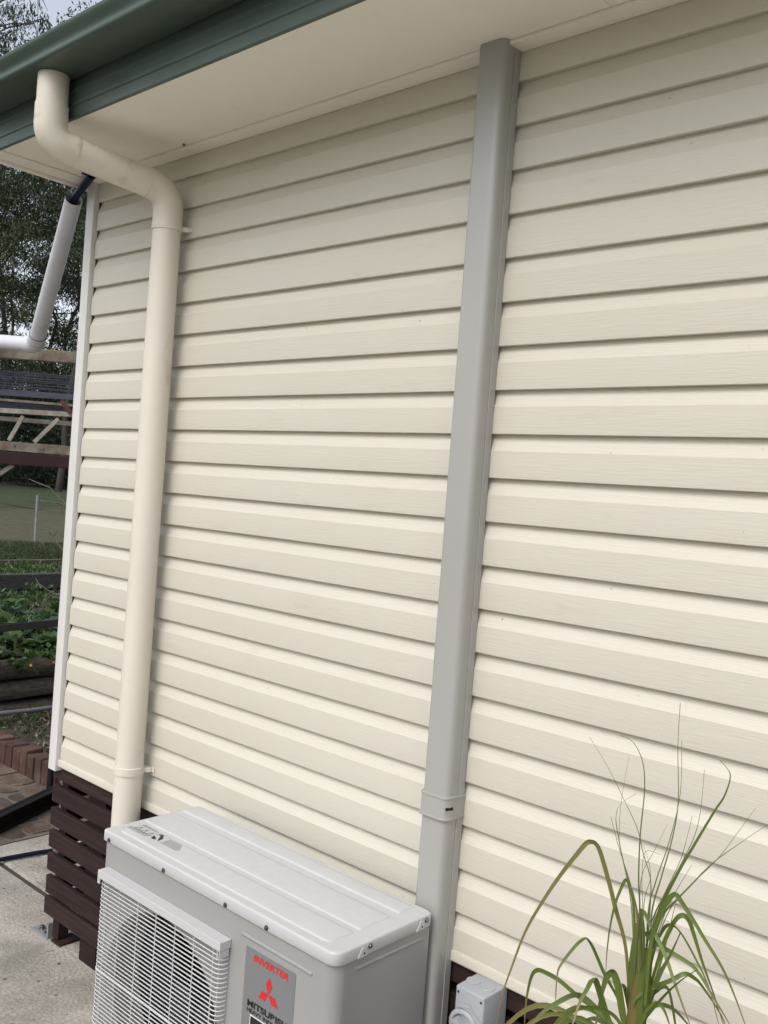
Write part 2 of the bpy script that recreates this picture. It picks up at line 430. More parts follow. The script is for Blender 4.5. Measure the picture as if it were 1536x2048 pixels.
def lawn_z(a, b):
    d = math.hypot(a - 3, b + 1.8)
    return .665 + max(0, d - 19) * .0145
vs, fs = [], []
def patch(x0, x1, nx, y0, y1, ny):
    b0 = len(vs)
    r = np.random.RandomState(4)
    for j in range(ny):
        for i in range(nx):
            a = x0 + (x1 - x0) * i / (nx - 1); b = y0 + (y1 - y0) * (j / (ny - 1))
            z = lawn_z(a, b) + .03 * (r.rand() - .5)
            if y0 > 5 and a > -6.9: z = -.08 + (z + .08) * min(1, (b - y0) / 4)     # a bank behind the house
            vs.append((a, b, z))
    for j in range(ny - 1):
        for i in range(nx - 1):
            fs.append((b0 + j * nx + i, b0 + j * nx + i + 1, b0 + (j + 1) * nx + i + 1, b0 + (j + 1) * nx + i))
patch(-160, -6.84, 110, -60, 9.5, 60)
patch(-160, 120, 120, 9.5, 190, 120)
tag(MB().add(vs, fs).build('lawn', M['lawn'], smooth=180, fix=False), kind='structure')

# ------------------------------------------------------------------ the house
PITCH = .1016
Z0 = 2.70
XR = 6.0
SOF = 2.777
house = thing('house', 'cream weatherboard clad house with white corner trim and painted soffit', 'house', (0, 0, 0))

def board_prof(zt, zb):
    pts = [(.0138, zt + .010), (.0136, zt - .0065), (.0112, zt - .0120), (.0015, zt - .0365), (0.0, zt - .0385)]
    pts += [(-.0006, zt - .06), (-.0008, zb + .006), (-.0002, zb + .0012), (.0014, zb), (.0150, zb + .0012), (.0160, zt + .010)]
    return pts

def wall_board(zt, zb, name='siding_board'):
    m = MB()
    xs = [0.0035] + [XR * i / 24 for i in range(1, 25)]
    pr = board_prof(zt, zb); n = len(pr)
    r = random.Random(int(zt * 1000))
    for xx in xs:
        w = .0007 * math.sin(xx * 2.1 + zt * 9) + r.uniform(-.0003, .0003)
        m.v += [(xx, y + w, z) for y, z in pr]
    for i in range(len(xs) - 1):
        for k in range(n):
            m.f.append([i * n + k, i * n + (k + 1) % n, (i + 1) * n + (k + 1) % n, (i + 1) * n + k]); m.m.append(0)
    m.f.append(list(range(n))[::-1]); m.f.append([(len(xs) - 1) * n + k for k in range(n)]); m.m += [0, 0]
    return m.build(name, M['siding'], house, smooth=28)

wall_board(Z0 + PITCH, Z0)
for k in range(0, 20):
    wall_board(Z0 - k * PITCH, Z0 - (k + 1) * PITCH)
zl = Z0 - 20 * PITCH                                    # lap of the last full course
# starter strip at the foot of the wall
pr = [(.012, zl + .004), (.0045, zl - .004), (.0045, .682), (-.0045, .680), (-.006, .677), (-.006, .658), (-.004, .655), (.012, .655)]
MB().extrude_x(pr, .0, XR).build('starter_strip', M['siding'], house, smooth=30)
# corner trim (an L that wraps the corner), with its inner return
pr = round_poly([(-.050, .06), (-.050, -.0165), (.0, -.0165), (.0, .012), (-.004, .012), (-.004, -.0125), (-.046, -.0125), (-.046, .06)], [.0, .004, .002, 0, 0, 0, 0, 0], 3)
MB().prism(pr, .640, SOF - .001).build('corner_trim', M['trim'], house, smooth=40)
MB().box(-.0035, .0025, .006, .021, .66, SOF - .002).build('grime_shade_line', M['gap_grime_shade'], house)  # dark strip paints the gap's shadow together with its dirt
# end wall (out of this picture's sight, faces -x)
m = MB()
for k in range(-1, 20):
    zt, zb = Z0 - k * PITCH, Z0 - (k + 1) * PITCH
    pr = board_prof(zt, zb); n = len(pr)
    b = len(m.v)
    m.v += [(y - .034, .062, z) for y, z in pr] + [(y - .034, 6.2, z) for y, z in pr]
    for q in range(n): m.f.append([b + q, b + (q + 1) % n, b + n + (q + 1) % n, b + n + q]); m.m.append(0)
m.build('end_cladding', M['siding'], house, smooth=28)
MB().box(-.015, XR, .024, 6.2, .655, 2.9).build('wall_frame', M['inside'], house)
# soffit sheets with a fine joint, wall channel, fascia, barge
ye = -.368
for x0, x1 in ((-.012, 2.0645), (2.0655, 4.4645), (4.4655, XR + .3)):
    MB().box(x0, x1, ye, .02, SOF, SOF + .006).build('soffit_sheet', M['soffit'], house)
MB().box(-.002, XR, -.046, .012, SOF - .010, SOF - .0005).build('soffit_channel', M['soffit'], house, bevel=.002)
pr = [(-.012, .0), ]
MB().box(-.092, -.0155, ye, 6.3, SOF - .006, SOF + .012).build('end_soffit_strip', M['soffit'], house, bevel=.002)
MB().box(-.118, -.094, ye - .02, 6.3, SOF - .014, SOF + .16).build('barge_board', M['soffit'], house, bevel=.002)
pr = [(-.378, 2.768), (-.378, 2.800), (-.3815, 2.803), (-.3815, 2.812), (-.378, 2.815), (-.378, 2.842), (-.3815, 2.845), (-.3815, 2.853), (-.378, 2.856), (-.378, 2.965), (-.366, 2.965), (-.366, 2.768)]
MB().extrude_x(pr, -.12, XR + .3).build('fascia', M['green'], house, smooth=20)
m = MB()
m.add([(-.13, -.44, 2.975), (XR + .3, -.44, 2.975), (XR + .3, 3.1, 4.2), (-.13, 3.1, 4.2)], [(0, 1, 2, 3)])
m.add([(-.13, 6.7, 2.975), (XR + .3, 6.7, 2.975), (XR + .3, 3.1, 4.2), (-.13, 3.1, 4.2)], [(0, 3, 2, 1)])
m.add([(-.11, -.36, 2.93), (-.11, 6.6, 2.93), (-.11, 3.1, 4.17)], [(0, 1, 2)])
m.build('roof', M['roof'], house, fix=False)

# gutter: quad profile, hollow, on the fascia
gut = thing('roof_gutter', 'dark green quad gutter along the eave above the wall', 'gutter', (0, -.43, 2.88))
outer = [(-.382, 2.962), (-.382, 2.880), (-.488, 2.880), (-.4955, 2.8812), (-.5005, 2.8845), (-.5030, 2.8895), (-.5025, 2.8935), (-.4985, 2.9020), (-.4985, 2.9050), (-.5030, 2.9125), (-.5105, 2.922),
         (-.5160, 2.930), (-.5185, 2.935), (-.5185, 2.940), (-.5155, 2.9435), (-.5100, 2.9440), (-.5070, 2.941)]
inner = [(y + .0015 if y < -.4 else y - .0012, z + .0015) for y, z in outer[::-1]]
MB().extrude_x(outer + inner[1:-1] + [(-.3835, 2.962)], -.115, XR + .3).build('gutter_trough', M['green'], gut, smooth=35)
m = MB()
m.add([(-.1155, y, z) for y, z in outer[:13]] , [tuple(range(13))])
m.build('stop_end', M['green'], gut, fix=False)

nest = MB()
nest.lathe([(.0, .0), (.0045, .0), (.0050, -.002), (.0040, -.005), (.0015, -.0065), (.0, -.0068)], (.588, -.057, SOF - .0005), 10)
tag(nest.build('mud_nest', M['mulch'], smooth=60), 'tiny brown mud nest stuck to the soffit near the downpipe bend', 'nest')

# ------------------------------------------------------------------ downpipe
dp = thing('downpipe', 'round cream PVC downpipe with offset bend from gutter down the wall', 'downpipe', (.535, -.07, 0))
PX, PY, PR = .533, -.060, .0445
ym, zt2 = -.468, 2.668
def fillet(a, b, c, r, n=8):
    a, b, c = Vector(a), Vector(b), Vector(c)
    d1, d2 = (a - b).normalized(), (c - b).normalized()
    ang = d1.angle(d2); t = r / math.tan(ang / 2)
    p1, p2 = b + d1 * t, b + d2 * t
    cen = b + (d1 + d2).normalized() * (r / math.sin(ang / 2))
    e1, e2 = p1 - cen, p2 - cen
    tot = e1.angle(e2); ax = e1.cross(e2).normalized()
    return [cen + Matrix.Rotation(tot * i / n, 3, ax) @ e1 for i in range(n + 1)]
UX, ym = .457, -.430            # the drop from the gutter stands a little left of the wall pipe
top = (UX, ym, 2.8785)
b1 = (UX, ym, 2.686)
b2 = (PX, PY, 2.636)
e1 = fillet(top, b1, b2, .056)
e2 = fillet(b1, b2, (PX, PY, 0), .070)
MB().tube([top, (UX, ym, 2.79)], PR, 28).build('outlet_pipe', M['pvc_old'], dp, smooth=40)
v1 = (Vector(b2) - Vector(b1)).normalized()
c1 = [Vector((UX, ym, 2.792))] + e1 + [e1[-1] + v1 * .028]
MB().tube(c1, PR + .0028, 28).build('upper_elbow', M['pvc_old'], dp, smooth=40)
MB().tube([e1[-1], e2[0] + v1 * .01], PR, 28).build('offset_pipe', M['pvc_cream'], dp, smooth=40)
MB().tube([e2[0] - v1 * .012] + e2 + [Vector((PX, PY, 2.515))], PR + .0026, 28).build('lower_elbow', M['pvc_cream'], dp, smooth=40)
MB().tube([(PX, PY, 2.53), (PX, PY, 1.9), (PX, PY, 1.2), (PX, PY, .0)], PR, 32).build('vertical_pipe', M['pvc_cream'], dp, smooth=40)
for zc in (2.522, .790):
    m = MB()
    m.lathe([(PR + .0006, -.013), (PR + .0032, -.012), (PR + .0036, 0), (PR + .0032, .012), (PR + .0006, .013)], (PX, PY, zc), 28)
    cl = m.build('pipe_clip', M['pvc_cream'], dp, smooth=40)
    m = MB()
    m.prism(round_poly([(PX + .030, PY + .030), (PX + .044, PY + .047), (PX + .044, -.003), (PX + .0, -.002), (PX + .0, PY + .046)], .004, 2), zc - .008, zc + .007)
    m.box(PX + .034, PX + .056, -.0045, -.0012, zc - .008, zc + .008)
    m.build('clip_lug', M['pvc_cream'], cl, bevel=.002)

# ------------------------------------------------------------------ pipe duct with joiner
du = thing('pipe_duct', 'tall beige grey plastic pipe cover running from soffit down the wall', 'pipe duct', (1.775, 0, 0))
def duct_prof(x0, x1, d, r1, r2):
    return round_poly([(x0, -.002), (x0, -d), (x1, -d), (x1, -.002)], [0, r1, r2, 0], 6)
DX0, DX1, DD = 1.7375, 1.8115, .0645
m = MB(); m.prism([(DX0 - .0016, -.0015), (DX0 - .0016, -.024), (DX1 + .0016, -.024), (DX1 + .0016, -.0015)], .0, SOF - .0015)
m.build('duct_base', M['duct'], du, bevel=.0012)
for z0, z1 in ((1.02, SOF - .001), (.0, 1.018)):
    pr = [(DX0, -.0255)] + round_poly([(DX0, -.026), (DX0, -DD), (DX1, -DD), (DX1, -.026)], [0, .011, .021, 0], 7) + [(DX1, -.0255)]
    MB().prism(pr, z0, z1).build('duct_cover', M['duct'], du, smooth=35)
pr = round_poly([(DX0 - .0035, -.0017), (DX0 - .0035, -DD - .0045), (DX1 + .0035, -DD - .0045), (DX1 + .0035, -.0017)], [0, .013, .024, 0], 7)
cl = MB().prism(pr, .9945, 1.0475).build('joiner', M['duct'], du, smooth=35)
def grow(p, g):
    cx = (DX0 + DX1) / 2
    return [(x + (g if x > cx else -g), y - (g if y < -.01 else 0)) for x, y in p]
for zc in (.9965, 1.0455):
    MB().prism(grow(pr, .0014), zc - .0028, zc + .0028).build('joiner_rim', M['duct'], cl, bevel=.0009, smooth=35)
m = MB()
m.bar((DX1 - .0035, -DD + .0005, 1.0215), (DX1 + .0032, -DD + .0195, 1.0215), .0050, .0075)
m.build('clip_slot', M['hole'], cl, bevel=.0012)
m = MB()
m.bar((DX1 - .0050, -DD - .0015, 1.0162), (DX1 + .0032, -DD + .0205, 1.0162), .0066, .0022)
m.build('slot_lip', M['duct'], cl, bevel=.0008)

# ------------------------------------------------------------------ slatted skirting under the wall
sk = thing('slatted_skirting', 'dark brown horizontal timber slats under the wall at the house corner', 'timber skirting', (0, .012, 0))
zs = [(.600, .654), (.512, .575), (.426, .489), (.343, .406), (.257, .321), (.172, .237), (.096, .158)]
for z0, z1 in zs:
    s = MB().box(-.056 - rnd.uniform(0, .004), XR, .010, .030, z0, z1)
    s.v = [(a, b + rnd.uniform(-.0006, .0006), c) for a, b, c in s.v]
    s.build('slat', M['slat'], sk, bevel=.003, seg=2)
for xp in (-.026, 1.35, 2.75, 4.2):
    MB().box(xp, xp + .042, .032, .074, .012, .65).build('post', M['slat'], sk, bevel=.002)
MB().box(.165, .27, .031, .060, .0, .65).build('post', M['slat'], sk, bevel=.002)
MB().box(-.040, -.0275, .034, .072, .002, .62).build('steel_angle', M['galv'], sk)
MB().box(-.012, .05, .020, .105, .001, .009).build('post_foot', M['slat'], sk, bevel=.002)
es = MB()
for z0, z1 in zs:
    es.box(-.052, -.034, .0765, 6.2, z0, z1)
tag(es.build('end_slats', M['slat'], sk), kind='stuff')
for xx, yy in ((.235, .16),):
    t = thing('house_stump', 'pale concrete stump under the floor behind the slats', 'stump', (xx, yy, 0))
    MB().box(xx - .05, xx + .05, yy - .05, yy + .05, -.02, .62).build('shaft', M['galv'], t, bevel=.006)
    MB().box(xx - .08, xx + .08, yy - .08, yy + .08, .622, .640).build('cap', M['galv'], t)

# bracket on the slab by the corner post
br = thing('angle_bracket', 'galvanised angle bracket bolted to the slab beside the corner post', 'bracket', (-.08, .04, 0))
MB().box(-.142, -.030, .014, .062, .0005, .0065).build('foot_plate', M['galv'], br, bevel=.001)
MB().box(-.0345, -.0285, .016, .0615, .007, .060).build('upright_plate', M['galv'], br, bevel=.001)
for xx in (-.108, -.070):
    MB().lathe([(.012, 0), (.012, .003), (.009, .004), (.009, .011), (.0065, .013)], (xx, .038, .0065), 10).build('bolt', M['screw'], br)

# ------------------------------------------------------------------ air conditioner outdoor unit
AS = .955
def AX(p):      # unit drawn at a slightly larger size, brought to its real size and place
    return tuple(CP[i] + AS * (p[i] - CP[i]) for i in range(3))
ac = thing('air_conditioner', 'light grey outdoor air conditioner unit with wire fan guard standing against the wall', 'air conditioner', (1.35, -.24, 0))
ac_b = dict(xf=AX)
def pl(mb, name, m, parent=ac, **k): return mb.build(name, m, parent, xf=AX, **k)
BX0, BX1, BY0, BY1, BZ0, BZ1 = .8365, 1.7435, -.3235, -.005, -.035, .722
FCX, FCZ, FR = 1.131, .350, .250
# front panel with the round fan opening, right corner rolled into the side panel
m = MB()
x0, x1, z0, z1 = BX0 + .012, 1.4335, BZ0, BZ1
angs = sorted([2 * math.pi * k / 64 for k in range(64)] + [math.atan2(zz - FCZ, xx - FCX) % (2 * math.pi) for xx in (x0, x1) for zz in (z0, z1)])
ring = []
for a in angs:
    ca, sa = math.cos(a), math.sin(a)
    t = min(((x1 if ca > 0 else x0) - FCX) / ca if abs(ca) > 1e-9 else 9, ((z1 if sa > 0 else z0) - FCZ) / sa if abs(sa) > 1e-9 else 9)
    ring.append(((FCX + FR * ca, BY0, FCZ + FR * sa), (FCX + (FR + .02) * ca, BY0, FCZ + (FR + .02) * sa), (FCX + t * ca, BY0, FCZ + t * sa), (FCX + (FR - .012) * ca, BY0 + .02, FCZ + (FR - .012) * sa), (FCX + (FR - .012) * ca, BY0 + .10, FCZ + (FR - .012) * sa)))
n = len(ring)
for i in range(n):
    a, b = ring[i], ring[(i + 1) % n]
    m.add([a[3], b[3], b[0], a[0]], [(0, 1, 2, 3)]); m.add([a[0], b[0], b[2], a[2]], [(0, 1, 2, 3)]); m.add([a[4], b[4], b[3], a[3]], [(0, 1, 2, 3)])
# rolled left corner
pr = [(x0, BY0)] + [(x0 - .012 * math.sin(t), BY0 + .012 - .012 * math.cos(t)) for t in [R(90) * k / 6 for k in range(1, 7)]] + [(BX0, BY1)]
for i in range(len(pr) - 1):
    (a, b), (c, d) = pr[i], pr[i + 1]
    m.add([(a, b, z0), (c, d, z0), (c, d, z1), (a, b, z1)], [(0, 1, 2, 3)])
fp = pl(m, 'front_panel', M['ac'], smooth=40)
m = MB()
pr = [(1.4335, BY0), (1.710, BY0)] + [(1.7085 + .035 * math.sin(t), BY0 + .035 - .035 * math.cos(t)) for t in [R(90) * k / 8 for k in range(1, 9)]] + [(BX1, BY1), (1.0, BY1)]
for i in range(len(pr) - 1):
    (a, b), (c, d) = pr[i], pr[i + 1]
    m.add([(a, b, z0), (c, d, z0), (c, d, z1), (a, b, z1)], [(0, 1, 2, 3)])
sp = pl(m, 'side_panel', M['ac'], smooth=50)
# pressed stiffening grooves
def groove(a, b, nrm):
    pts = smooth_path([a, b], 1)
    return MB().tube([a, b], .0042, 10)
pl(MB().tube([(1.437, BY0 + .0022, .6755), (1.677, BY0 + .0022, .6735)], .0052, 12), 'pressed_rib', M['ac'], sp, smooth=60)
pl(MB().tube([(BX1 - .0022, -.262, .6905), (BX1 - .0022, -.028, .6885)], .0052, 12), 'pressed_rib', M['ac'], sp, smooth=60)
# fan inside
pl(MB().box(BX0 + .01, 1.43, -.035, -.012, BZ0 + .01, BZ1 - .01), 'condenser_coil', M['coil'])
pl(MB().box(1.436, 1.440, BY0 + .01, BY1 - .01, BZ0 + .01, BZ1 - .01), 'partition', M['black_plastic'])
hub = pl(MB().lathe([(.0, -.03), (.045, -.03), (.058, -.02), (.058, .05), (.0, .05)], (FCX, -.235, FCZ), 28, axis='y'), 'fan_hub', M['black_plastic'], smooth=40)
for k in range(3):
    m = MB(); vs = []
    for i in range(9):
        rr = .055 + (FR - .03 - .055) * i / 8
        for j in range(7):
            a = R(120 * k) + R(-8 + 92 * j / 6 + 10 * (i / 8) ** 2)
            vs.append((FCX + rr * math.cos(a), -.255 + .065 * j / 6, FCZ + rr * math.sin(a)))
    fs = [(i * 7 + j, i * 7 + j + 1, (i + 1) * 7 + j + 1, (i + 1) * 7 + j) for i in range(8) for j in range(6)]
    m.add(vs, fs)
    pl(m, 'fan_blade', M['black_plastic'], smooth=60, fix=False)
# wire guard
GX0, GX1, GY = .867, 1.3985, -.3520
m = MB()
m.box(GX0 - .003, GX1 + .003, -.3580, -.3240, .6265, .6480)
guard = pl(m, 'fan_guard', M['wire'], bevel=.0012)
pl(MB().box(GX1 - .009, GX1 - .006, -.3560, -.3300, .606, .6262), 'guard_hook', M['wire'], guard)
pl(MB().box(GX1 + .0005, GX1 + .0028, -.3575, -.3300, .609, .6262), 'guard_hook', M['wire'], guard)
pl(MB().box(GX0 - .0028, GX0 + .008, -.3575, -.3545, .612, .6262), 'guard_hook', M['wire'], guard)
def hwire(zc, r):
    pts = [(GX0 - .0005, -.3275, zc)] + [(GX0 + .018 - .0185 * math.cos(t), -.3335 - .0185 * math.sin(t), zc) for t in [R(90) * k / 4 for k in range(0, 5)]]
    pts += [(GX1 - .018 + .0185 * math.sin(t), -.3335 - .0185 * math.cos(t), zc) for t in [R(90) * k / 4 for k in range(0, 5)]] + [(GX1 + .0005, -.3275, zc)]
    return MB().tube(pts, r, 6)
z = .6125
w0 = pl(hwire(z, .00178), 'guard_wire', M['wire'], guard, smooth=60)
k = 1
while z - .0112 * k > .09:
    c = dup(w0, guard, (0, 0, -AS * .0112 * k)); k += 1
pl(hwire(.3778, .0034), 'guard_wire', M['wire'], guard, smooth=60)
for xx in (.8735, .963, 1.048, 1.130, 1.212, 1.290, 1.366, 1.3865):
    yy = -.3475 if GX0 + .02 < xx < GX1 - .02 else -.345
    pl(MB().tube([(xx, yy, .630), (xx, yy, .085)], .0015, 6), 'guard_wire', M['wire'], guard, smooth=60)
pl(MB().box(GX0 - .003, GX1 + .003, -.3580, -.3240, .072, .090), 'guard_rail', M['wire'], guard, bevel=.0012)
# lid: folded skirt with rounded plan corners, pressed pads on top
def lid_plan(g):
    return round_poly([(.832 - g, -.3285 - g), (1.7485 + g, -.3285 - g), (1.7485 + g, -.001 + g), (.832 - g, -.001 + g)], [.010, .034, .016, .010], 6)
m = MB()
rows = [(0.0, .7155), (.0006, .7165), (.0006, .7400), (-.0002, .7430), (-.0020, .7446), (-.0046, .7450), (-.0085, .7446)]
N0 = None
for g, zz in rows:
    p = lid_plan(g); N0 = len(p)
    m.v += [(a, b, zz) for a, b in p]
for i in range(len(rows) - 1):
    for k in range(N0):
        m.f.append([i * N0 + k, i * N0 + (k + 1) % N0, (i + 1) * N0 + (k + 1) % N0, (i + 1) * N0 + k]); m.m.append(0)
m.f.append([(len(rows) - 1) * N0 + k for k in range(N0)]); m.m.append(0)
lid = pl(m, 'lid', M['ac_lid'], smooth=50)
for ya, yb, xa, xb, rr in ((-.304, -.219, .866, 1.702, .020), (-.207, -.095, .842, 1.703, .006), (-.0735, -.010, .842, 1.704, .006)):
    m = MB()
    A = round_poly([(xa, ya), (xb, ya), (xb, yb), (xa, yb)], [.02 if rr > .01 else .006, rr, .006, .006], 5)
    cxm, cym = (xa + xb) / 2, (ya + yb) / 2
    B = [(a + (.0032 if a < cxm else -.0032), b + (.0034 if b < cym else -.012)) for a, b in A]
    B2 = [(a + (.0055 if a < cxm else -.0055), b + (.0055 if b < cym else -.018)) for a, b in A]
    n = len(A)
    m.v += [(a, b, .7440) for a, b in A] + [(a, b, .7477) for a, b in B] + [(a, b, .7482) for a, b in B2]
    for i in range(2):
        for k in range(n): m.f.append([i * n + k, i * n + (k + 1) % n, (i + 1) * n + (k + 1) % n, (i + 1) * n + k]); m.m.append(0)
    m.f.append([2 * n + k for k in range(n)]); m.m.append(0)
    pl(m, 'pressed_pad', M['ac_lid'], lid, smooth=60)
# screws and spring clips on the lid skirt
def screw(c, ax):
    m = MB()
    for r0, h0, r1, h1 in ((.0062, 0, .0062, .0016), (.0046, .0016, .0040, .0042)):
        vs = []
        for r, h in ((r0, h0), (r1, h1)):
            for k in range(12):
                a = 2 * math.pi * k / 12
                if ax == 'y': vs.append((c[0] + r * math.cos(a), c[1] - h, c[2] + r * math.sin(a)))
                else: vs.append((c[0] + h, c[1] + r * math.cos(a), c[2] + r * math.sin(a)))
        m.add(vs, [(k, (k + 1) % 12, 12 + (k + 1) % 12, 12 + k) for k in range(12)] + [tuple(range(12, 24))])
    return pl(m, 'lid_screw', M['screw'], lid)
for xx in (.864, 1.122, 1.376, 1.526): screw((xx, -.3291, .7225), 'y')
for ys, yt in ((-.026, -.047), (-.222, -.245)):
    screw((1.7491, ys, .733), 'x')
    m = MB().add([(1.7493, yt - .016, .7165), (1.7493, yt + .012, .7165), (1.7493, yt + .012, .734), (1.7493, yt - .002, .738), (1.7516, yt - .016, .7165), (1.7516, yt + .012, .7165), (1.7516, yt + .012, .734), (1.7516, yt - .002, .738)],
                 [(0, 1, 2, 3), (4, 5, 6, 7), (0, 1, 5, 4), (1, 2, 6, 5), (2, 3, 7, 6), (3, 0, 4, 7)])
    ck = pl(m, 'spring_clip', M['ac_lid'], lid)
    pl(MB().tube([(1.7516, yt + .003, .7235), (1.7521, yt + .003, .7235)], .0026, 8), 'clip_hole', M['hole'], ck)
# feet and base
pl(MB().box(BX0 + .002, BX1 - .002, BY0 + .002, BY1 - .002, -.045, -.0355), 'base_tray', M['ac'])
for xx in (.98, 1.56):
    pl(MB().box(xx - .03, xx + .03, -.365, .02, -.0805, -.0455), 'foot', M['ac'], bevel=.003)
# ---- maker's plate, flat print
def flat(pts, name, m, parent, y, d=.0004):
    n = len(pts)
    mb = MB().add([(x, y, z) for x, z in pts] + [(x, y + d, z) for x, z in pts], [tuple(range(n)), tuple(range(n, 2 * n))[::-1]] + [(i, (i + 1) % n, n + (i + 1) % n, n + i) for i in range(n)])
    return pl(mb, name, m, parent)
LY = BY0 - .0006
plate = flat(round_poly([(1.456, .400), (1.628, .400), (1.628, .6545), (1.456, .6545)], .003, 2), 'maker_plate', M['label'], ac, LY, .0005)
def text(body, x0, x1, zc, h, m, parent, bold=.0, italic=0.0, y=LY - .0007, axis='front'):
    cu = bpy.data.curves.new('lettering', 'FONT')
    cu.body = body; cu.size = 1; cu.offset = bold; cu.shear = italic; cu.extrude = 0.0
    to = bpy.data.objects.new('lettering', cu); COL.objects.link(to)
    dg = bpy.context.evaluated_depsgraph_get()
    me = bpy.data.meshes.new_from_object(to.evaluated_get(dg))
    bpy.data.objects.remove(to)
    P = np.array([v.co[:] for v in me.vertices])
    a, b = P.min(0), P.max(0)
    mb = MB()
    mb.add([(x0 + (p[0] - a[0]) / (b[0] - a[0]) * (x1 - x0), y, zc - h / 2 + (p[1] - a[1]) / (b[1] - a[1]) * h) for p in P], [tuple(f.vertices) for f in me.polygons])
    bpy.data.meshes.remove(me)
    return pl(mb, 'lettering', m, parent, fix=False)
text('INVERTER', 1.485, 1.605, .6365, .0165, M['red'], plate, bold=.035, italic=.12)
O = (1.5435, .5735)
sr = .0225
for th in (90, 210, 330):
    d = lambda t, r: (O[0] + r * math.cos(R(t)), O[1] + r * math.sin(R(t)))
    flat([O, d(th - 30, sr), d(th, sr * math.sqrt(3)), d(th + 30, sr)], 'emblem_diamond', M['red'], plate, LY - .0008, .0002)
text('MITSUBISHI', 1.4735, 1.619, .5285, .0155, M['black'], plate, bold=.04)
text('HEAVY INDUSTRIES', 1.4735, 1.619, .5125, .0098, M['black'], plate, bold=.03)
flat([(1.486, .41), (1.622, .41), (1.622, .5042), (1.486, .5042)], 'sticker_border', M['white'], plate, LY - .0006, .0002)
flat([(1.4885, .4125), (1.6195, .4125), (1.6195, .5017), (1.4885, .5017)], 'black_sticker', M['black'], plate, LY - .0010, .0002)
# ---- faint warning print on the lid
m = MB(); LZ = .7486
def tri(cx, cy, s, w):
    P1 = [(cx - s, cy - s * .8), (cx + s, cy - s * .8), (cx, cy + s)]
    P2 = [(cx - s * w, cy - s * .8 + s * (1 - w) * .45), (cx + s * w, cy - s * .8 + s * (1 - w) * .45), (cx, cy + s - s * (1 - w) * 1.2)]
    m.add([(a, b, LZ) for a, b in P1 + P2], [(i, (i + 1) % 3, 3 + (i + 1) % 3, 3 + i) for i in range(3)])
for i in range(3): tri(.893 + .027 * i, -.2535, .0125, .6)
r2 = random.Random(3)
for row in range(3):                   # small illegible lines of print
    yy = -.276 + .0052 * row; xx = .868
    while xx < .952:
        w = r2.uniform(.003, .009); m.add([(xx, yy, LZ), (xx + w, yy, LZ), (xx + w, yy + .0026, LZ), (xx, yy + .0026, LZ)], [(0, 1, 2, 3)]); xx += w + .0016
for row in range(5):
    yy = -.268 + .0072 * row; xx = 1.014
    while xx < 1.086 - .004 * row:
        w = r2.uniform(.003, .010); m.add([(xx, yy, LZ), (xx + w, yy, LZ), (xx + w, yy + .0034, LZ), (xx, yy + .0034, LZ)], [(0, 1, 2, 3)]); xx += w + .0016
for row in range(2):
    yy = -.2355 + .006 * row; xx = .880
    while xx < .945:
        w = r2.uniform(.003, .009); m.add([(xx, yy, LZ), (xx + w, yy, LZ), (xx + w, yy + .0026, LZ), (xx, yy + .0026, LZ)], [(0, 1, 2, 3)]); xx += w + .0016
tag(pl(m, 'warning_print', M['greyprint'], lid, fix=False), kind='stuff')
m = MB()
m.add([(.961, -.2475, LZ), (.968, -.2330, LZ), (.978, -.2315, LZ), (.9985, -.2485, LZ), (1.0035, -.2700, LZ), (.993, -.2600, LZ), (.975, -.2395, LZ), (.970, -.2400, LZ)], [(0, 1, 6, 7), (1, 2, 6), (2, 3, 5, 6), (3, 4, 5)])
m.add([(.9630, -.2560, LZ), (.9660, -.2520, LZ), (.9900, -.2640, LZ), (.9840, -.2700, LZ)], [(0, 1, 2, 3)])
m.add([(.9660, -.2640, LZ), (.9690, -.2600, LZ), (.9830, -.2660, LZ), (.9790, -.2710, LZ)], [(0, 1, 2, 3)])
pl(m, 'warning_symbol', M['black'], lid, fix=False)

# ------------------------------------------------------------------ isolator switch on the skirting
iso = thing('isolator_switch', 'pale grey weatherproof rotary isolator switch box under the wall beside the pipe cover', 'switch', (1.926, -.03, .56))
ix0, ix1, iy0 = 1.8865, 1.9665, -.0815
m = MB().box(ix0, ix1, iy0, .008, .47, .6555)
m.v = [(x + (.0015 if x < 1.92 else -.0015) * (1 if y < -.05 else 0), y, z) for x, y, z in m.v]
ib = m.build('box', M['switch'], iso, bevel=.004, seg=3, smooth=50)
for xx in (1.9045, 1.9440):
    MB().lathe([(.0165, 0), (.0165, .0012), (.0155, .0022), (.010, .0024)], (xx, -.039, .6556), 24).build('knockout_cap', M['switch'], ib, smooth=40)
for xx, zz in ((1.8955, .643), (1.9575, .643)):
    MB().tube([(xx, iy0 - .0001, zz), (xx, iy0 - .0007, zz)], .0028, 12).build('screw_hole', M['hole'], ib)
ROX, ROZ = 1.921, .578
m = MB()
pr = [(.038, -.0), (.038, -.010), (.0355, -.0125), (.029, -.0135), (.0275, -.0115), (.026, -.004), (.0, -.004)]
m.lathe(pr, (ROX, iy0, ROZ), 36, axis='y')
m.build('switch_collar', M['switch'], iso, smooth=40)
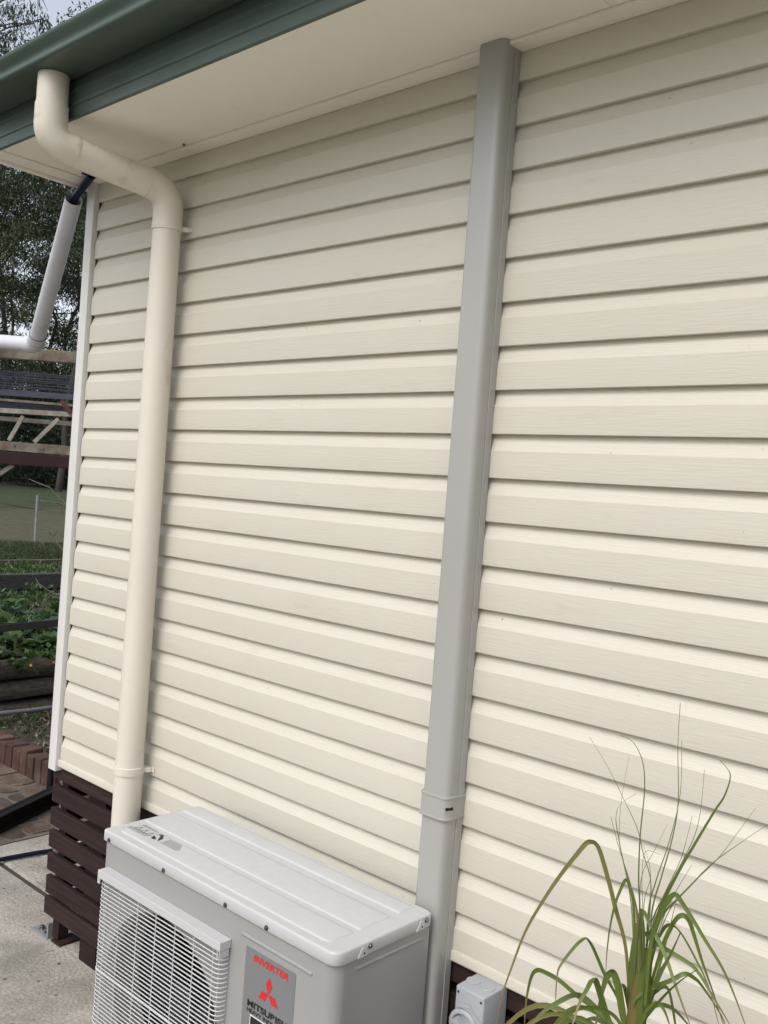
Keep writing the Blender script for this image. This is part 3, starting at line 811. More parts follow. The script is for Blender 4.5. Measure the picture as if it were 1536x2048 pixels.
# shroud that rises over the collar's right shoulder
sh = []
for t in range(0, 13):
    a = R(20 + 100 * t / 12); sh.append((ROX + .0400 * math.cos(a), ROZ + .0400 * math.sin(a)))
out_ = sh + [(ROX - .022, ROZ + .0445), (ROX + .010, ROZ + .0490), (ROX + .024, ROZ + .036), (ROX + .0440, ROZ + .0230)]
MB().add([(x, iy0 - .0005, z) for x, z in out_] + [(x, iy0 - .0115, z) for x, z in out_],
         [tuple(range(len(out_))), tuple(range(len(out_), 2 * len(out_)))[::-1]] + [(i, (i + 1) % len(out_), len(out_) + (i + 1) % len(out_), len(out_) + i) for i in range(len(out_))]).build('shroud', M['switch'], iso, bevel=.001)
kn = MB()
ca, sa = math.cos(R(-38)), math.sin(R(-38))
pts = [(-.024, -.0062), (.024, -.0062), (.024, .0062), (-.024, .0062)]
pts = [(ROX + ca * a - sa * b, ROZ + sa * a + ca * b) for a, b in round_poly(pts, .003, 3)]
n = len(pts)
kn.add([(x, iy0 - .0045, z) for x, z in pts] + [(x, iy0 - .0240, z) for x, z in pts], [tuple(range(n)), tuple(range(n, 2 * n))[::-1]] + [(i, (i + 1) % n, n + (i + 1) % n, n + i) for i in range(n)])
kn.build('rotary_knob', M['switch'], iso, bevel=.0012)
MB().tube([(1.926, -.03, .47), (1.926, -.03, .2), (1.90, -.03, .05), (1.86, -.05, .02)], .010, 12).build('conduit', M['switch'], iso, smooth=40)

# ------------------------------------------------------------------ strappy potted plant
plant = thing('strappy_plant', 'tall green strap leaved plant with arching narrow leaves in front of the wall', 'plant', (2.45, -.40, 0))
BLADES=[
('thin',5,[(2.472,-0.39,1.018),(2.466,-0.389,1.109),(2.477,-0.388,1.173),(2.488,-0.385,1.236),(2.491,-0.382,1.292),(2.482,-0.379,1.376),(2.479,-0.376,1.441)]),
('thin',4,[(2.462,-0.382,1.011),(2.455,-0.377,1.105),(2.458,-0.366,1.151),(2.47,-0.353,1.22),(2.474,-0.337,1.293),(2.462,-0.32,1.369)]),
('thin',3.5,[(2.46,-0.383,1.014),(2.459,-0.381,1.121),(2.453,-0.376,1.159),(2.435,-0.37,1.192),(2.419,-0.363,1.224),(2.387,-0.355,1.262),(2.352,-0.346,1.301),(2.306,-0.336,1.343)]),
('thin',4,[(2.458,-0.401,1.019),(2.456,-0.41,1.118),(2.457,-0.425,1.172),(2.463,-0.444,1.245),(2.475,-0.467,1.32),(2.481,-0.493,1.368),(2.478,-0.522,1.401),(2.473,-0.553,1.414)]),
('thin',3,[(2.447,-0.394,1.019),(2.429,-0.385,1.112),(2.397,-0.368,1.18),(2.38,-0.346,1.198),(2.366,-0.32,1.246),(2.359,-0.29,1.317)]),
('thin',5,[(2.465,-0.415,1.027),(2.456,-0.41,1.095),(2.442,-0.401,1.128),(2.418,-0.39,1.161),(2.391,-0.376,1.215),(2.379,-0.36,1.236),(2.378,-0.342,1.25),(2.393,-0.323,1.266)]),
('thin',4,[(2.464,-0.41,1.025),(2.452,-0.414,1.118),(2.441,-0.42,1.159),(2.423,-0.429,1.209),(2.41,-0.439,1.256)]),
('green',9,[(2.467,-0.397,0.978),(2.472,-0.397,1.047),(2.48,-0.398,1.114),(2.503,-0.399,1.181),(2.526,-0.399,1.234),(2.555,-0.4,1.298),(2.568,-0.401,1.324),(2.575,-0.402,1.354),(2.57,-0.404,1.367),(2.559,-0.405,1.376)]),
('thin',3,[(2.473,-0.411,1.026),(2.485,-0.422,1.116),(2.504,-0.441,1.16),(2.537,-0.467,1.225),(2.567,-0.496,1.285),(2.587,-0.53,1.336),(2.603,-0.568,1.401)]),
('thin',2.5,[(2.457,-0.383,1.01),(2.468,-0.391,1.097),(2.49,-0.404,1.152),(2.517,-0.421,1.214),(2.533,-0.442,1.253),(2.549,-0.465,1.303)]),
('thin',2.5,[(2.467,-0.414,1.034),(2.453,-0.407,1.133),(2.449,-0.394,1.172),(2.456,-0.378,1.201),(2.467,-0.359,1.245)]),
('green',7,[(2.473,-0.414,1.003),(2.48,-0.411,1.071),(2.49,-0.405,1.119),(2.508,-0.397,1.149),(2.525,-0.387,1.176),(2.55,-0.376,1.214),(2.582,-0.364,1.25),(2.618,-0.351,1.288)]),
('thin',2.5,[(2.478,-0.415,1.029),(2.501,-0.414,1.126),(2.529,-0.412,1.177),(2.569,-0.409,1.234),(2.595,-0.406,1.282),(2.615,-0.402,1.321)]),
('thin',2.5,[(2.461,-0.385,1.012),(2.496,-0.416,1.118),(2.536,-0.472,1.189),(2.587,-0.545,1.264)]),
('thin',2.5,[(2.468,-0.411,1.027),(2.468,-0.424,1.12),(2.473,-0.447,1.177),(2.488,-0.477,1.234),(2.527,-0.513,1.252)]),
('thin',2.5,[(2.458,-0.385,1.014),(2.444,-0.371,1.113),(2.439,-0.344,1.146),(2.415,-0.31,1.165),(2.385,-0.27,1.168)]),
('brown',11,[(2.439,-0.382,0.951),(2.428,-0.383,1.025),(2.419,-0.385,1.06),(2.406,-0.389,1.095),(2.392,-0.392,1.135),(2.375,-0.397,1.18),(2.368,-0.402,1.193),(2.362,-0.407,1.195),(2.357,-0.412,1.192),(2.345,-0.418,1.172),(2.321,-0.425,1.13),(2.297,-0.431,1.082),(2.273,-0.438,1.025),(2.255,-0.445,0.956),(2.245,-0.453,0.904),(2.245,-0.461,0.857)]),
('green',7,[(2.449,-0.393,0.969),(2.445,-0.393,1.052),(2.437,-0.394,1.117),(2.427,-0.395,1.145),(2.422,-0.396,1.15),(2.416,-0.397,1.135),(2.408,-0.398,1.105),(2.403,-0.399,1.065),(2.402,-0.4,1.024),(2.404,-0.402,0.991)]),
('green',11,[(2.441,-0.382,0.914),(2.419,-0.386,0.957),(2.399,-0.392,0.985),(2.387,-0.399,1.011),(2.379,-0.408,1.033),(2.374,-0.419,1.046),(2.371,-0.43,1.044),(2.367,-0.442,1.036),(2.355,-0.456,1.01),(2.356,-0.47,0.994),(2.366,-0.485,0.95)]),
('green',11,[(2.436,-0.381,0.908),(2.405,-0.38,0.906),(2.376,-0.378,0.919),(2.342,-0.376,0.925),(2.307,-0.373,0.934),(2.279,-0.37,0.935),(2.26,-0.366,0.931),(2.247,-0.362,0.917),(2.238,-0.357,0.886),(2.233,-0.353,0.852),(2.231,-0.348,0.807)]),
('wide',14,[(2.455,-0.406,0.919),(2.442,-0.406,0.94),(2.43,-0.407,0.983),(2.421,-0.409,1.004),(2.417,-0.411,1.004),(2.411,-0.413,0.994),(2.406,-0.415,0.965),(2.401,-0.418,0.909)]),
('green',13,[(2.455,-0.414,0.922),(2.428,-0.42,0.931),(2.416,-0.432,0.969),(2.411,-0.446,1.0),(2.413,-0.463,1.01),(2.416,-0.483,1.003),(2.416,-0.504,0.988),(2.419,-0.528,0.959)]),
('light',13,[(2.445,-0.408,0.915),(2.411,-0.418,0.938),(2.389,-0.435,0.96),(2.382,-0.458,0.971),(2.372,-0.485,0.966),(2.362,-0.516,0.956),(2.358,-0.55,0.941)]),
('green',10,[(2.481,-0.42,0.982),(2.483,-0.42,1.082),(2.49,-0.419,1.117),(2.501,-0.419,1.147),(2.508,-0.418,1.16),(2.514,-0.417,1.164),(2.521,-0.416,1.158),(2.541,-0.415,1.137),(2.562,-0.414,1.113),(2.59,-0.413,1.082),(2.61,-0.412,1.05),(2.631,-0.411,1.009)]),
('green',10,[(2.475,-0.406,0.975),(2.487,-0.405,1.039),(2.496,-0.403,1.081),(2.509,-0.401,1.118),(2.519,-0.398,1.129),(2.528,-0.394,1.123),(2.536,-0.39,1.102),(2.551,-0.386,1.064),(2.568,-0.381,1.025),(2.588,-0.377,0.977)]),
('green',7,[(2.463,-0.387,0.963),(2.475,-0.391,1.053),(2.489,-0.398,1.094),(2.506,-0.408,1.113),(2.528,-0.419,1.111),(2.559,-0.431,1.086),(2.586,-0.445,1.061),(2.611,-0.46,1.019)]),
('light',9,[(2.46,-0.407,1.029),(2.459,-0.41,1.116),(2.475,-0.414,1.106),(2.504,-0.419,1.073),(2.531,-0.426,1.031),(2.561,-0.433,0.986)]),
('light',10,[(2.455,-0.392,1.005),(2.455,-0.394,1.075),(2.476,-0.397,1.072),(2.513,-0.401,1.068),(2.549,-0.406,1.061),(2.58,-0.411,1.034),(2.613,-0.417,1.004)]),
('light',17,[(2.457,-0.381,0.917),(2.481,-0.399,0.994),(2.506,-0.432,1.046),(2.538,-0.475,1.101),(2.571,-0.525,1.161)]),
('green',10,[(2.451,-0.39,0.904),(2.471,-0.404,0.947),(2.496,-0.429,0.985),(2.531,-0.461,1.037),(2.567,-0.5,1.084),(2.605,-0.544,1.129)]),
('green',9,[(2.461,-0.419,0.973),(2.465,-0.416,0.987),(2.481,-0.41,1.005),(2.51,-0.402,1.027),(2.527,-0.392,1.041),(2.538,-0.381,1.035),(2.547,-0.37,1.022),(2.571,-0.357,0.988),(2.581,-0.343,0.958)]),
('green',9,[(2.463,-0.405,0.943),(2.472,-0.401,0.978),(2.485,-0.394,0.998),(2.493,-0.384,1.005),(2.498,-0.372,0.992),(2.505,-0.359,0.943),(2.502,-0.345,0.92)]),
('green',9,[(2.467,-0.42,0.923),(2.482,-0.419,0.969),(2.497,-0.419,0.992),(2.511,-0.418,0.988),(2.525,-0.418,0.961)]),
('green',9,[(2.458,-0.413,0.916),(2.437,-0.426,0.949),(2.42,-0.45,0.963),(2.407,-0.481,0.969),(2.403,-0.518,0.968),(2.407,-0.56,0.963)]),
('light',10,[(2.455,-0.412,0.911),(2.419,-0.399,0.91),(2.383,-0.374,0.901),(2.347,-0.342,0.873),(2.309,-0.305,0.822)]),
('green',9,[(2.458,-0.383,0.932),(2.474,-0.373,0.962),(2.497,-0.355,0.962),(2.521,-0.331,0.93)]),
('wide',13,[(2.463,-0.406,0.929),(2.456,-0.407,0.977),(2.451,-0.409,1.026),(2.454,-0.412,1.075),(2.458,-0.415,1.119)]),
('wide',13,[(2.474,-0.416,0.938),(2.469,-0.414,1.002),(2.465,-0.41,1.048),(2.461,-0.405,1.089),(2.455,-0.399,1.108)]),
('wide',12,[(2.448,-0.386,0.915),(2.439,-0.383,0.961),(2.435,-0.379,0.999),(2.433,-0.374,1.042),(2.432,-0.368,1.077)]),
('wide',11,[(2.48,-0.416,0.941),(2.479,-0.411,1.004),(2.476,-0.402,1.047),(2.475,-0.39,1.089)]),
('wide',12,[(2.456,-0.383,0.917),(2.451,-0.382,0.976),(2.447,-0.381,1.022),(2.445,-0.379,1.065),(2.442,-0.377,1.099)]),
('green',9,[(2.449,-0.383,0.914),(2.439,-0.396,0.972),(2.443,-0.418,0.999),(2.454,-0.448,1.01)]),
('green',8,[(2.472,-0.408,0.934),(2.49,-0.409,1.022),(2.503,-0.412,1.087),(2.514,-0.415,1.15)]),
]
MB().lathe([(.0, .0), (.13, .0), (.135, .01), (.17, .30), (.182, .30), (.184, .34), (.165, .34), (.16, .30), (.0, .29)], (2.45, -.40, .001), 32).build('pot', M['terracotta'], plant, smooth=40)
MB().tube(smooth_path([(2.452, -.40, .25), (2.447, -.402, .6), (2.458, -.40, .90), (2.463, -.399, 1.0), (2.466, -.398, 1.055)], 5), [.022 - .0006 * i for i in range(21)], 14).build('stem', M['stalk'], plant, smooth=60)
r3 = random.Random(21)
def strap(kind, wmm, pts, parent, name='leaf'):
    P = smooth_path(pts, 5); n = len(P)
    w = wmm / 1000 * (.44 if kind == 'wide' else .37)
    side = Vector((r3.uniform(-.35, .35), -1, r3.uniform(-.1, .5))).normalized()
    vs, fs = [], []
    for i, p in enumerate(P):
        t = i / (n - 1)
        tg = (P[min(i + 1, n - 1)] - P[max(i - 1, 0)]).normalized()
        if i == 0: s = tg.cross(side).normalized()
        else:
            s = (s - tg * s.dot(tg)); s = (s * .85 + tg.cross(side).normalized() * .15 * (1 if s.dot(tg.cross(side)) > 0 else -1)).normalized()
        nn = tg.cross(s)
        f = min(1, .55 + t * 2.2) * (1 - max(0, (t - .45) / .55) ** 1.6 * .86)
        if kind == 'thin': f = max(.3, 1 - t * .8)
        elif kind != 'wide' and pts[-1][2] > pts[0][2] + .12: f = max(.16, 1.05 - t * 1.0)
        h = w * f
        vs += [p - s * h, p + nn * h * .38, p + s * h]
    for i in range(n - 1):
        fs += [(i * 3, i * 3 + 1, i * 3 + 4, i * 3 + 3), (i * 3 + 1, i * 3 + 2, i * 3 + 5, i * 3 + 4)]
    mm = {'thin': 'b_thin', 'green': 'b_green', 'light': 'b_light', 'wide': 'b_green', 'brown': 'b_brown'}[kind]
    o = MB().add(vs, fs).build(name, M[mm], parent, smooth=180, fix=False)
    o.data.attributes.new('tip', 'FLOAT', 'POINT').data.foreach_set('value', [i // 3 / (n - 1) for i in range(3 * n)])
    return o
for kind, wmm, pts in BLADES:
    strap(kind, wmm, pts, plant)
for i in range(40):                    # lower leaves that arch out below the picture's edge
    a = r3.uniform(0, 6.28); L = r3.uniform(.16, .34); hh = r3.uniform(.0, .07); z0 = r3.uniform(.66, .88)
    dx, dy = math.cos(a), math.sin(a) * .75
    if dy > 0: dy *= .8
    pts = [(2.458 + dx * .015, -.40 + dy * .015, z0), (2.458 + dx * L * .3, -.40 + dy * L * .3, z0 + hh), (2.458 + dx * L * .62, -.40 + dy * L * .62, z0 + hh * .9), (2.458 + dx * L * .9, -.40 + dy * L * .9, z0 + hh * .1 - .05), (2.458 + dx * L, -.40 + dy * L, z0 - .16)]
    strap('brown' if i % 6 == 2 else 'green' if i % 4 else 'light', r3.uniform(8, 14), pts, plant)

# ------------------------------------------------------------------ beyond the corner: garden beds
def leaf_cloud(name, m, parent, centers, per, size, spread, seed, droop=.5, wfac=.3, root=None, flatz=.7, kind=None, zmin=None):
    """many small real leaves round the given centres, one mesh"""
    r = np.random.RandomState(seed)
    C0 = np.repeat(np.array([c[:3] for c in centers], float), per, 0)
    SP = np.repeat(np.array([c[3] if len(c) > 3 else 1.0 for c in centers]), per)[:, None]
    n = len(C0)
    off = r.normal(0, 1, (n, 3)); off *= (r.rand(n, 1) ** .33) / np.maximum(1e-6, np.linalg.norm(off, axis=1, keepdims=True)) * spread
    off[:, 2] *= flatz
    P = C0 + off * SP
    if zmin is not None: P[:, 2] = np.maximum(P[:, 2], zmin)
    d = r.normal(0, 1, (n, 3)); d[:, 2] -= droop * 2.2
    d /= np.linalg.norm(d, axis=1, keepdims=True)
    s = np.cross(d, r.normal(0, 1, (n, 3))); s /= np.linalg.norm(s, axis=1, keepdims=True)
    L = size * r.uniform(.6, 1.25, (n, 1)); W = L * wfac * r.uniform(.7, 1.2, (n, 1))
    V = np.stack([P, P + d * L * .45 + s * W * .5, P + d * L, P + d * L * .45 - s * W * .5], 1).reshape(-1, 3)
    base = ROOT[parent] if parent is not None else Vector((0, 0, 0))
    V -= np.array(base)
    me = bpy.data.meshes.new(name)
    me.vertices.add(4 * n); me.vertices.foreach_set('co', V.ravel())
    me.loops.add(4 * n); me.loops.foreach_set('vertex_index', np.arange(4 * n))
    me.polygons.add(n); me.polygons.foreach_set('loop_start', np.arange(n) * 4); me.polygons.foreach_set('loop_total', np.full(n, 4))
    me.materials.append(m); me.update(); me.validate()
    o = bpy.data.objects.new(name, me); COL.objects.link(o)
    if parent is not None: o.parent = parent
    ROOT[o] = base
    if kind: o['kind'] = kind
    return o

r4 = random.Random(8)
# low weeds, litter and twigs in the strip bed
leaf_cloud('weeds', M['weed'], None, [(r4.uniform(-2.72, -1.95), r4.uniform(.98, 2.2), r4.uniform(.10, .125)) for i in range(90)], 22, .028, .06, 1, droop=-.5, wfac=.55, kind='stuff')
leaf_cloud('weeds', M['weed'], None, [(r4.uniform(-1.95, -.5), r4.uniform(1.0, 2.4), r4.uniform(.11, .14)) for i in range(14)], 14, .034, .07, 5, droop=-.5, wfac=.55, kind='stuff')
leaf_cloud('leaf_litter', M['mulch'], None, [(r4.uniform(-2.7, -.5), r4.uniform(.96, 2.0), .118) for i in range(420)], 8, .045, .07, 2, droop=0, wfac=.3, flatz=.16, kind='stuff')

wall = thing('log_retaining_wall', 'low wall of dark weathered logs holding up the vegetable bed', 'retaining wall', (-2.83, 2, .05))
for i, (z0, z1, dx) in enumerate(((.03, .175, .018), (.18, .305, .0), (.31, .445, -.006))):
    m = MB(); n = 10; vs = []
    ys = [-3.2 + 10.4 * k / 70 for k in range(71)]
    for yy in ys:
        jz, jx = .009 * math.sin(yy * 3.1 + i * 2), .008 * math.sin(yy * 2.3 + i)
        for k in range(n):
            a = 2 * math.pi * k / n
            rr = 1 + .09 * math.sin(3 * a + i * 1.7 + yy * .9) + r4.uniform(-.025, .025)
            vs.append((-2.835 + dx + jx + .064 * rr * math.cos(a), yy, (z0 + z1) / 2 + jz + (z1 - z0) / 2 * rr * math.sin(a)))
    fs = [(q * n + k, q * n + (k + 1) % n, (q + 1) * n + (k + 1) % n, (q + 1) * n + k) for q in range(len(ys) - 1) for k in range(n)]
    fs += [tuple(range(n)), tuple(range((len(ys) - 1) * n, len(ys) * n))]
    m.add(vs, fs); m.build('log', M['log'], wall, smooth=50)
for yy in (-2.6, -.2, 2.2, 4.6):
    MB().box(-2.745, -2.77, yy - .04, yy + .04, -.02, .40).build('post', M['log'], wall)

MBp = MB().tube([(-2.545, .95, .178), (-2.515, 1.02, .186), (-2.505, 1.2, .184), (-2.50, 1.33, .186), (-2.49, 2.1, .18)], .0145, 12)
tag(MBp.build('grey_pipe', M['greypipe'], smooth=50), 'thin grey plastic pipe lying along the foot of the log wall', 'pipe')

# leafy vegetables on the upper bed
def veg(x, y, z, s, kind, label):
    t = thing('vegetable_plant', label, 'vegetable', (x, y, z), 'vegetables in the raised bed')
    r = random.Random(int(x * 977 + y * 331))
    MB().tube([(x, y, z - .03), (x, y, z + .10 * s)], .012, 8).build('stem', M['weed'], t)
    for k in range(11):
        a = r.uniform(0, 6.28); L = s * r.uniform(.14, .26); el = r.uniform(.1, 1.1)
        d = Vector((math.cos(a) * math.cos(el), math.sin(a) * math.cos(el), math.sin(el)))
        sd_ = d.cross(Vector((0, 0, 1))).normalized(); up = sd_.cross(d)
        o = Vector((x, y, z + .05 * s * r.random()))
        vs, fs = [], []
        prof = (.10, .30, .85, 1.0, .8, .35)
        for i, wv in enumerate(prof):
            tt = i / 5
            c = o + d * L * tt - Vector((0, 0, 1)) * L * .35 * tt ** 2.2
            w = L * .36 * wv
            rip = L * .05 * math.sin(i * 2.1 + k)
            vs += [c - sd_ * w + up * (w * .25 + rip), c - up * .01, c + sd_ * w + up * (w * .25 - rip)]
        for i in range(5):
            fs += [(i * 3, i * 3 + 1, i * 3 + 4, i * 3 + 3), (i * 3 + 1, i * 3 + 2, i * 3 + 5, i * 3 + 4)]
        MB().add(vs, fs).build('leaf', M[kind], t, smooth=180, fix=False)
    return t
VEG = [(-3.02, 1.34, .95, 'leafy', 'fresh green leafy vegetable spilling over the log wall at the far left'), (-3.02, 1.62, .9, 'leafy', 'green leafy vegetable spilling over the log wall by the house corner'),
       (-3.32, 1.46, 1.15, 'cabbage', 'blue green cabbage like plant just behind the log wall, left one'), (-3.30, 1.82, 1.1, 'cabbage', 'blue green cabbage like plant just behind the log wall, nearest the corner'),
       (-3.70, 1.62, 1.15, 'leafy', 'bright green leafy plant in the middle of the bed at the left picture edge'), (-3.72, 1.98, 1.1, 'cabbage', 'pale blue green broad leaved plant in the middle of the bed'),
       (-4.15, 1.86, 1.05, 'cabbage', 'blue green plant at the left picture edge, third row from the logs'), (-4.12, 2.28, 1.0, 'leafy', 'yellowish green leafy plant beside the corner, third row from the logs'),
       (-4.60, 2.10, .9, 'leafy', 'low green plant at the left edge just before the grey sleepers'), (-4.58, 2.58, .9, 'leafy', 'low green plant beside the corner just before the grey sleepers'),
       (-3.05, 1.02, 1.0, 'leafy', 'green leafy vegetable behind the logs, left of the picture'), (-3.4, 2.2, 1.0, 'cabbage', 'blue green vegetable hidden behind the house corner')]
for x, y, s_, k, lb in VEG:
    veg(x, y, .47, s_, k, lb)
leaf_cloud('bed_weeds', M['leafy'], None, [(r4.uniform(-5.3, -3.0), r4.uniform(.8, 3.6), r4.uniform(.48, .56)) for i in range(330)], 22, .055, .11, 6, droop=-.4, wfac=.5, kind='stuff')
leaf_cloud('trailing_leaves', M['leafy'], None, [(r4.uniform(-2.93, -2.76), r4.uniform(.9, 2.2), r4.uniform(.41, .50)) for i in range(60)], 12, .06, .06, 7, droop=.3, wfac=.6, kind='stuff')
for nm, lab, px_, c, k in (('yellow_flower', 'small yellow flower at the top edge of the log wall', (-2.755, 1.32, .418), M['yellow'], 5), ('pink_flower', 'small pink flower by the house corner above the log wall', (-2.755, 1.486, .425), M['pink'], 5)):
    t = thing(nm, lab, 'flower', px_)
    for q in range(k):
        a = 6.28 * q / k
        o = Vector(px_); e1, e2 = Vector((.67 * math.cos(a), .74 * math.cos(a), math.sin(a))), Vector((-.67 * math.sin(a), -.74 * math.sin(a), math.cos(a)))
        vs = [o, o + e1 * .007 + e2 * .005, o + e1 * .011, o + e1 * .007 - e2 * .005, o + Vector((.002, -.003, 0)) + e1 * .006]
        MB().add(vs, [(0, 1, 4), (1, 2, 4), (2, 3, 4), (3, 0, 4)]).build('petal', c, t, fix=False)
    MB().tube([tuple(Vector(px_) + Vector((0, .004, 0))), (px_[0] + .02, px_[1] + .05, px_[2] - .06)], .003, 6).build('stem', M['weed'], t)

# sleepers that step the lawn
def sleeper_wall(lab, xw, rows, y0, y1, name='sleeper_wall'):
    t = thing(name, lab, 'retaining wall', (xw, (y0 + y1) / 2, rows[0][0]))
    for i, (z0, z1, dx, th, mt) in enumerate(rows):
        L = (y1 - y0) / 5
        for k5 in range(5):
            m = MB(); ys = [y0 + L * (k5 + k / 8) + (.004 if k == 0 else 0) for k in range(9)]
            vs = []; off = r4.uniform(-.008, .008)
            for yy in ys:
                jz = .006 * math.sin(yy * 1.9 + i) + r4.uniform(-.003, .003)
                vs += [(xw + off + dx + r4.uniform(-.004, .004), yy, z0 + jz), (xw + off + dx - th, yy, z0 + jz), (xw + off + dx - th, yy, z1 + jz), (xw + off + dx + r4.uniform(-.004, .004), yy, z1 + jz)]
            fs = [(q * 4 + k, q * 4 + (k + 1) % 4, (q + 1) * 4 + (k + 1) % 4, (q + 1) * 4 + k) for q in range(8) for k in range(4)] + [(0, 1, 2, 3), (32, 33, 34, 35)]
            m.add(vs, fs).build('sleeper', M[mt], t, bevel=.006, seg=1)
    return t
sleeper_wall('long dark grey sleepers stacked behind the vegetable bed', -5.50, ((.42, .545, -.012, .11, 'log'), (.556, .705, 0, .10, 'sleeper')), -4.3, 8.2)
sleeper_wall('low brown sleeper edging at the near end of the lawn', -6.78, ((.56, .705, 0, .09, 'log'),), -4.3, 8.2, 'lawn_edging')
leaf_cloud('terrace_plants', M['weed'], None, [(r4.uniform(-6.7, -5.65), r4.uniform(1.5, 4.6), r4.uniform(.62, .67)) for i in range(300)], 24, .05, .09, 9, droop=-.6, wfac=.35, kind='stuff')

# grass blades on the near lawn
rg = np.random.RandomState(12)
n = 42000
d_ = 10.6 + 3.8 * rg.rand(n) ** 1.3; aa = np.radians(rg.uniform(144, 170, n))
gx, gy = 3.09 + d_ * np.cos(aa), -1.77 + d_ * np.sin(aa)
keep = gx < -6.9
gx, gy = gx[keep], gy[keep]; n = len(gx)
gz = np.array([lawn_z(a, b) for a, b in zip(gx, gy)]) - .01
hgt = rg.uniform(.02, .06, n); an = rg.uniform(0, 6.28, n); w = .006
V = np.stack([np.stack([gx - w * np.cos(an), gy - w * np.sin(an), gz], 1), np.stack([gx + w * np.cos(an), gy + w * np.sin(an), gz], 1),
              np.stack([gx + rg.normal(0, .03, n), gy + rg.normal(0, .03, n), gz + hgt], 1)], 1).reshape(-1, 3)
me = bpy.data.meshes.new('grass'); me.from_pydata(V.tolist(), [], [(3 * i, 3 * i + 1, 3 * i + 2) for i in range(n)]); me.materials.append(M['grass'])
g = bpy.data.objects.new('grass', me); COL.objects.link(g); tag(g, kind='stuff')

st = MB().tube([(-9.65, 4.90, .60), (-9.655, 4.895, 1.352)], .017, 10).build('garden_stake', M['stake'], smooth=50)
tag(st, 'thin pale upright stake standing on the lawn', 'stake')

# bare shrub whose branches reach past the corner
sh = thing('bare_shrub', 'leafless shrub with thin pale branches reaching out beside the house corner', 'shrub', (-2.55, 1.78, .47))
MB().tube(smooth_path([(-2.55, 1.78, .44), (-2.57, 1.80, .8), (-2.60, 1.74, 1.15), (-2.66, 1.72, 1.5), (-2.62, 1.76, 1.85)], 4), [.026 - .001 * i for i in range(17)], 9).build('trunk', M['twig'], sh, smooth=60)
BR = [([(-2.66, 1.73, 1.40), (-2.80, 1.64, 1.46), (-2.893, 1.584, 1.493), (-2.96, 1.53, 1.56), (-2.992, 1.498, 1.605)], .009),
      ([(-2.992, 1.498, 1.605), (-3.05, 1.44, 1.63), (-3.11, 1.40, 1.655)], .005), ([(-2.85, 1.61, 1.47), (-2.93, 1.55, 1.50), (-2.99, 1.49, 1.505), (-3.05, 1.45, 1.512)], .007),
      ([(-2.62, 1.73, 1.22), (-2.80, 1.62, 1.28), (-2.90, 1.57, 1.40), (-2.93, 1.55, 1.50), (-2.94, 1.54, 1.58)], .007), ([(-2.60, 1.75, 1.0), (-2.80, 1.62, 1.10), (-2.895, 1.574, 1.179), (-2.955, 1.522, 1.26), (-2.97, 1.50, 1.30)], .010),
      ([(-2.955, 1.522, 1.26), (-2.93, 1.54, 1.31)], .005), ([(-2.895, 1.574, 1.179), (-2.88, 1.58, 1.26)], .004), ([(-2.61, 1.74, 1.15), (-2.70, 1.60, 1.34), (-2.57, 1.195 + .2, 1.30)], .011),
      ([(-2.60, 1.74, .75), (-2.80, 1.62, .86), (-2.93, 1.55, .87), (-3.02, 1.48, .93)], .008), ([(-2.93, 1.55, .87), (-3.0, 1.5, .80)], .005), ([(-3.0, 1.49, .90), (-3.04, 1.46, .97)], .006),
      ([(-2.63, 1.74, 1.6), (-2.78, 1.63, 1.72), (-2.86, 1.57, 1.75)], .006), ([(-2.60, 1.74, .55), (-2.82, 1.6, .62), (-2.95, 1.5, .66)], .006)]
for pts, rr in BR:
    P = smooth_path(pts, 3); MB().tube(P, [rr * (1 - .6 * i / (len(P) - 1)) for i in range(len(P))], 7).build('branch', M['twig'], sh, smooth=60)

# black channel bar on the path, hose on the slab
bar = thing('steel_channel_bar', 'black steel channel bar lying aslant across the paved path', 'steel bar', (-1.2, .45, .01))
a, b = Vector((-1.045, .178, .047)), Vector((-1.362, .804, .047))
e = (b - a).normalized(); s_ = Vector((-e.y, e.x, 0))
MB().bar(a, b, .006, .074).build('web', M['black_steel'], bar)
for zz in (.0835, .0105):
    MB().bar(a - s_ * .021 + Vector((0, 0, zz - .047)), b - s_ * .021 + Vector((0, 0, zz - .047)), .036, .006).build('flange', M['black_steel'], bar)
    MB().bar(a + s_ * .012 + Vector((0, 0, zz - .047)), b + s_ * .012 + Vector((0, 0, zz - .047)), .018, .006).build('flange', M['black_steel'], bar)
hp = smooth_path([(-1.10, -.55, .011), (-.90, -.15, .011), (-.805, .10, .011), (-.786, .235, .011), (-.765, .35, .012), (-.75, .46, .010), (-.735, .75, .010), (-.70, 1.4, .010)], 5)
hose = thing('garden_hose', 'dark navy hose lying across the concrete by the slatted skirting', 'hose', (-.8, .2, 0))
MB().tube(hp, .0098, 10).build('tube', M['hose'], hose, smooth=60)
MB().tube([(-.755, .425, .012), (-.747, .485, .012)], .0135, 12).build('coupling', M['galv'], hose, smooth=50)

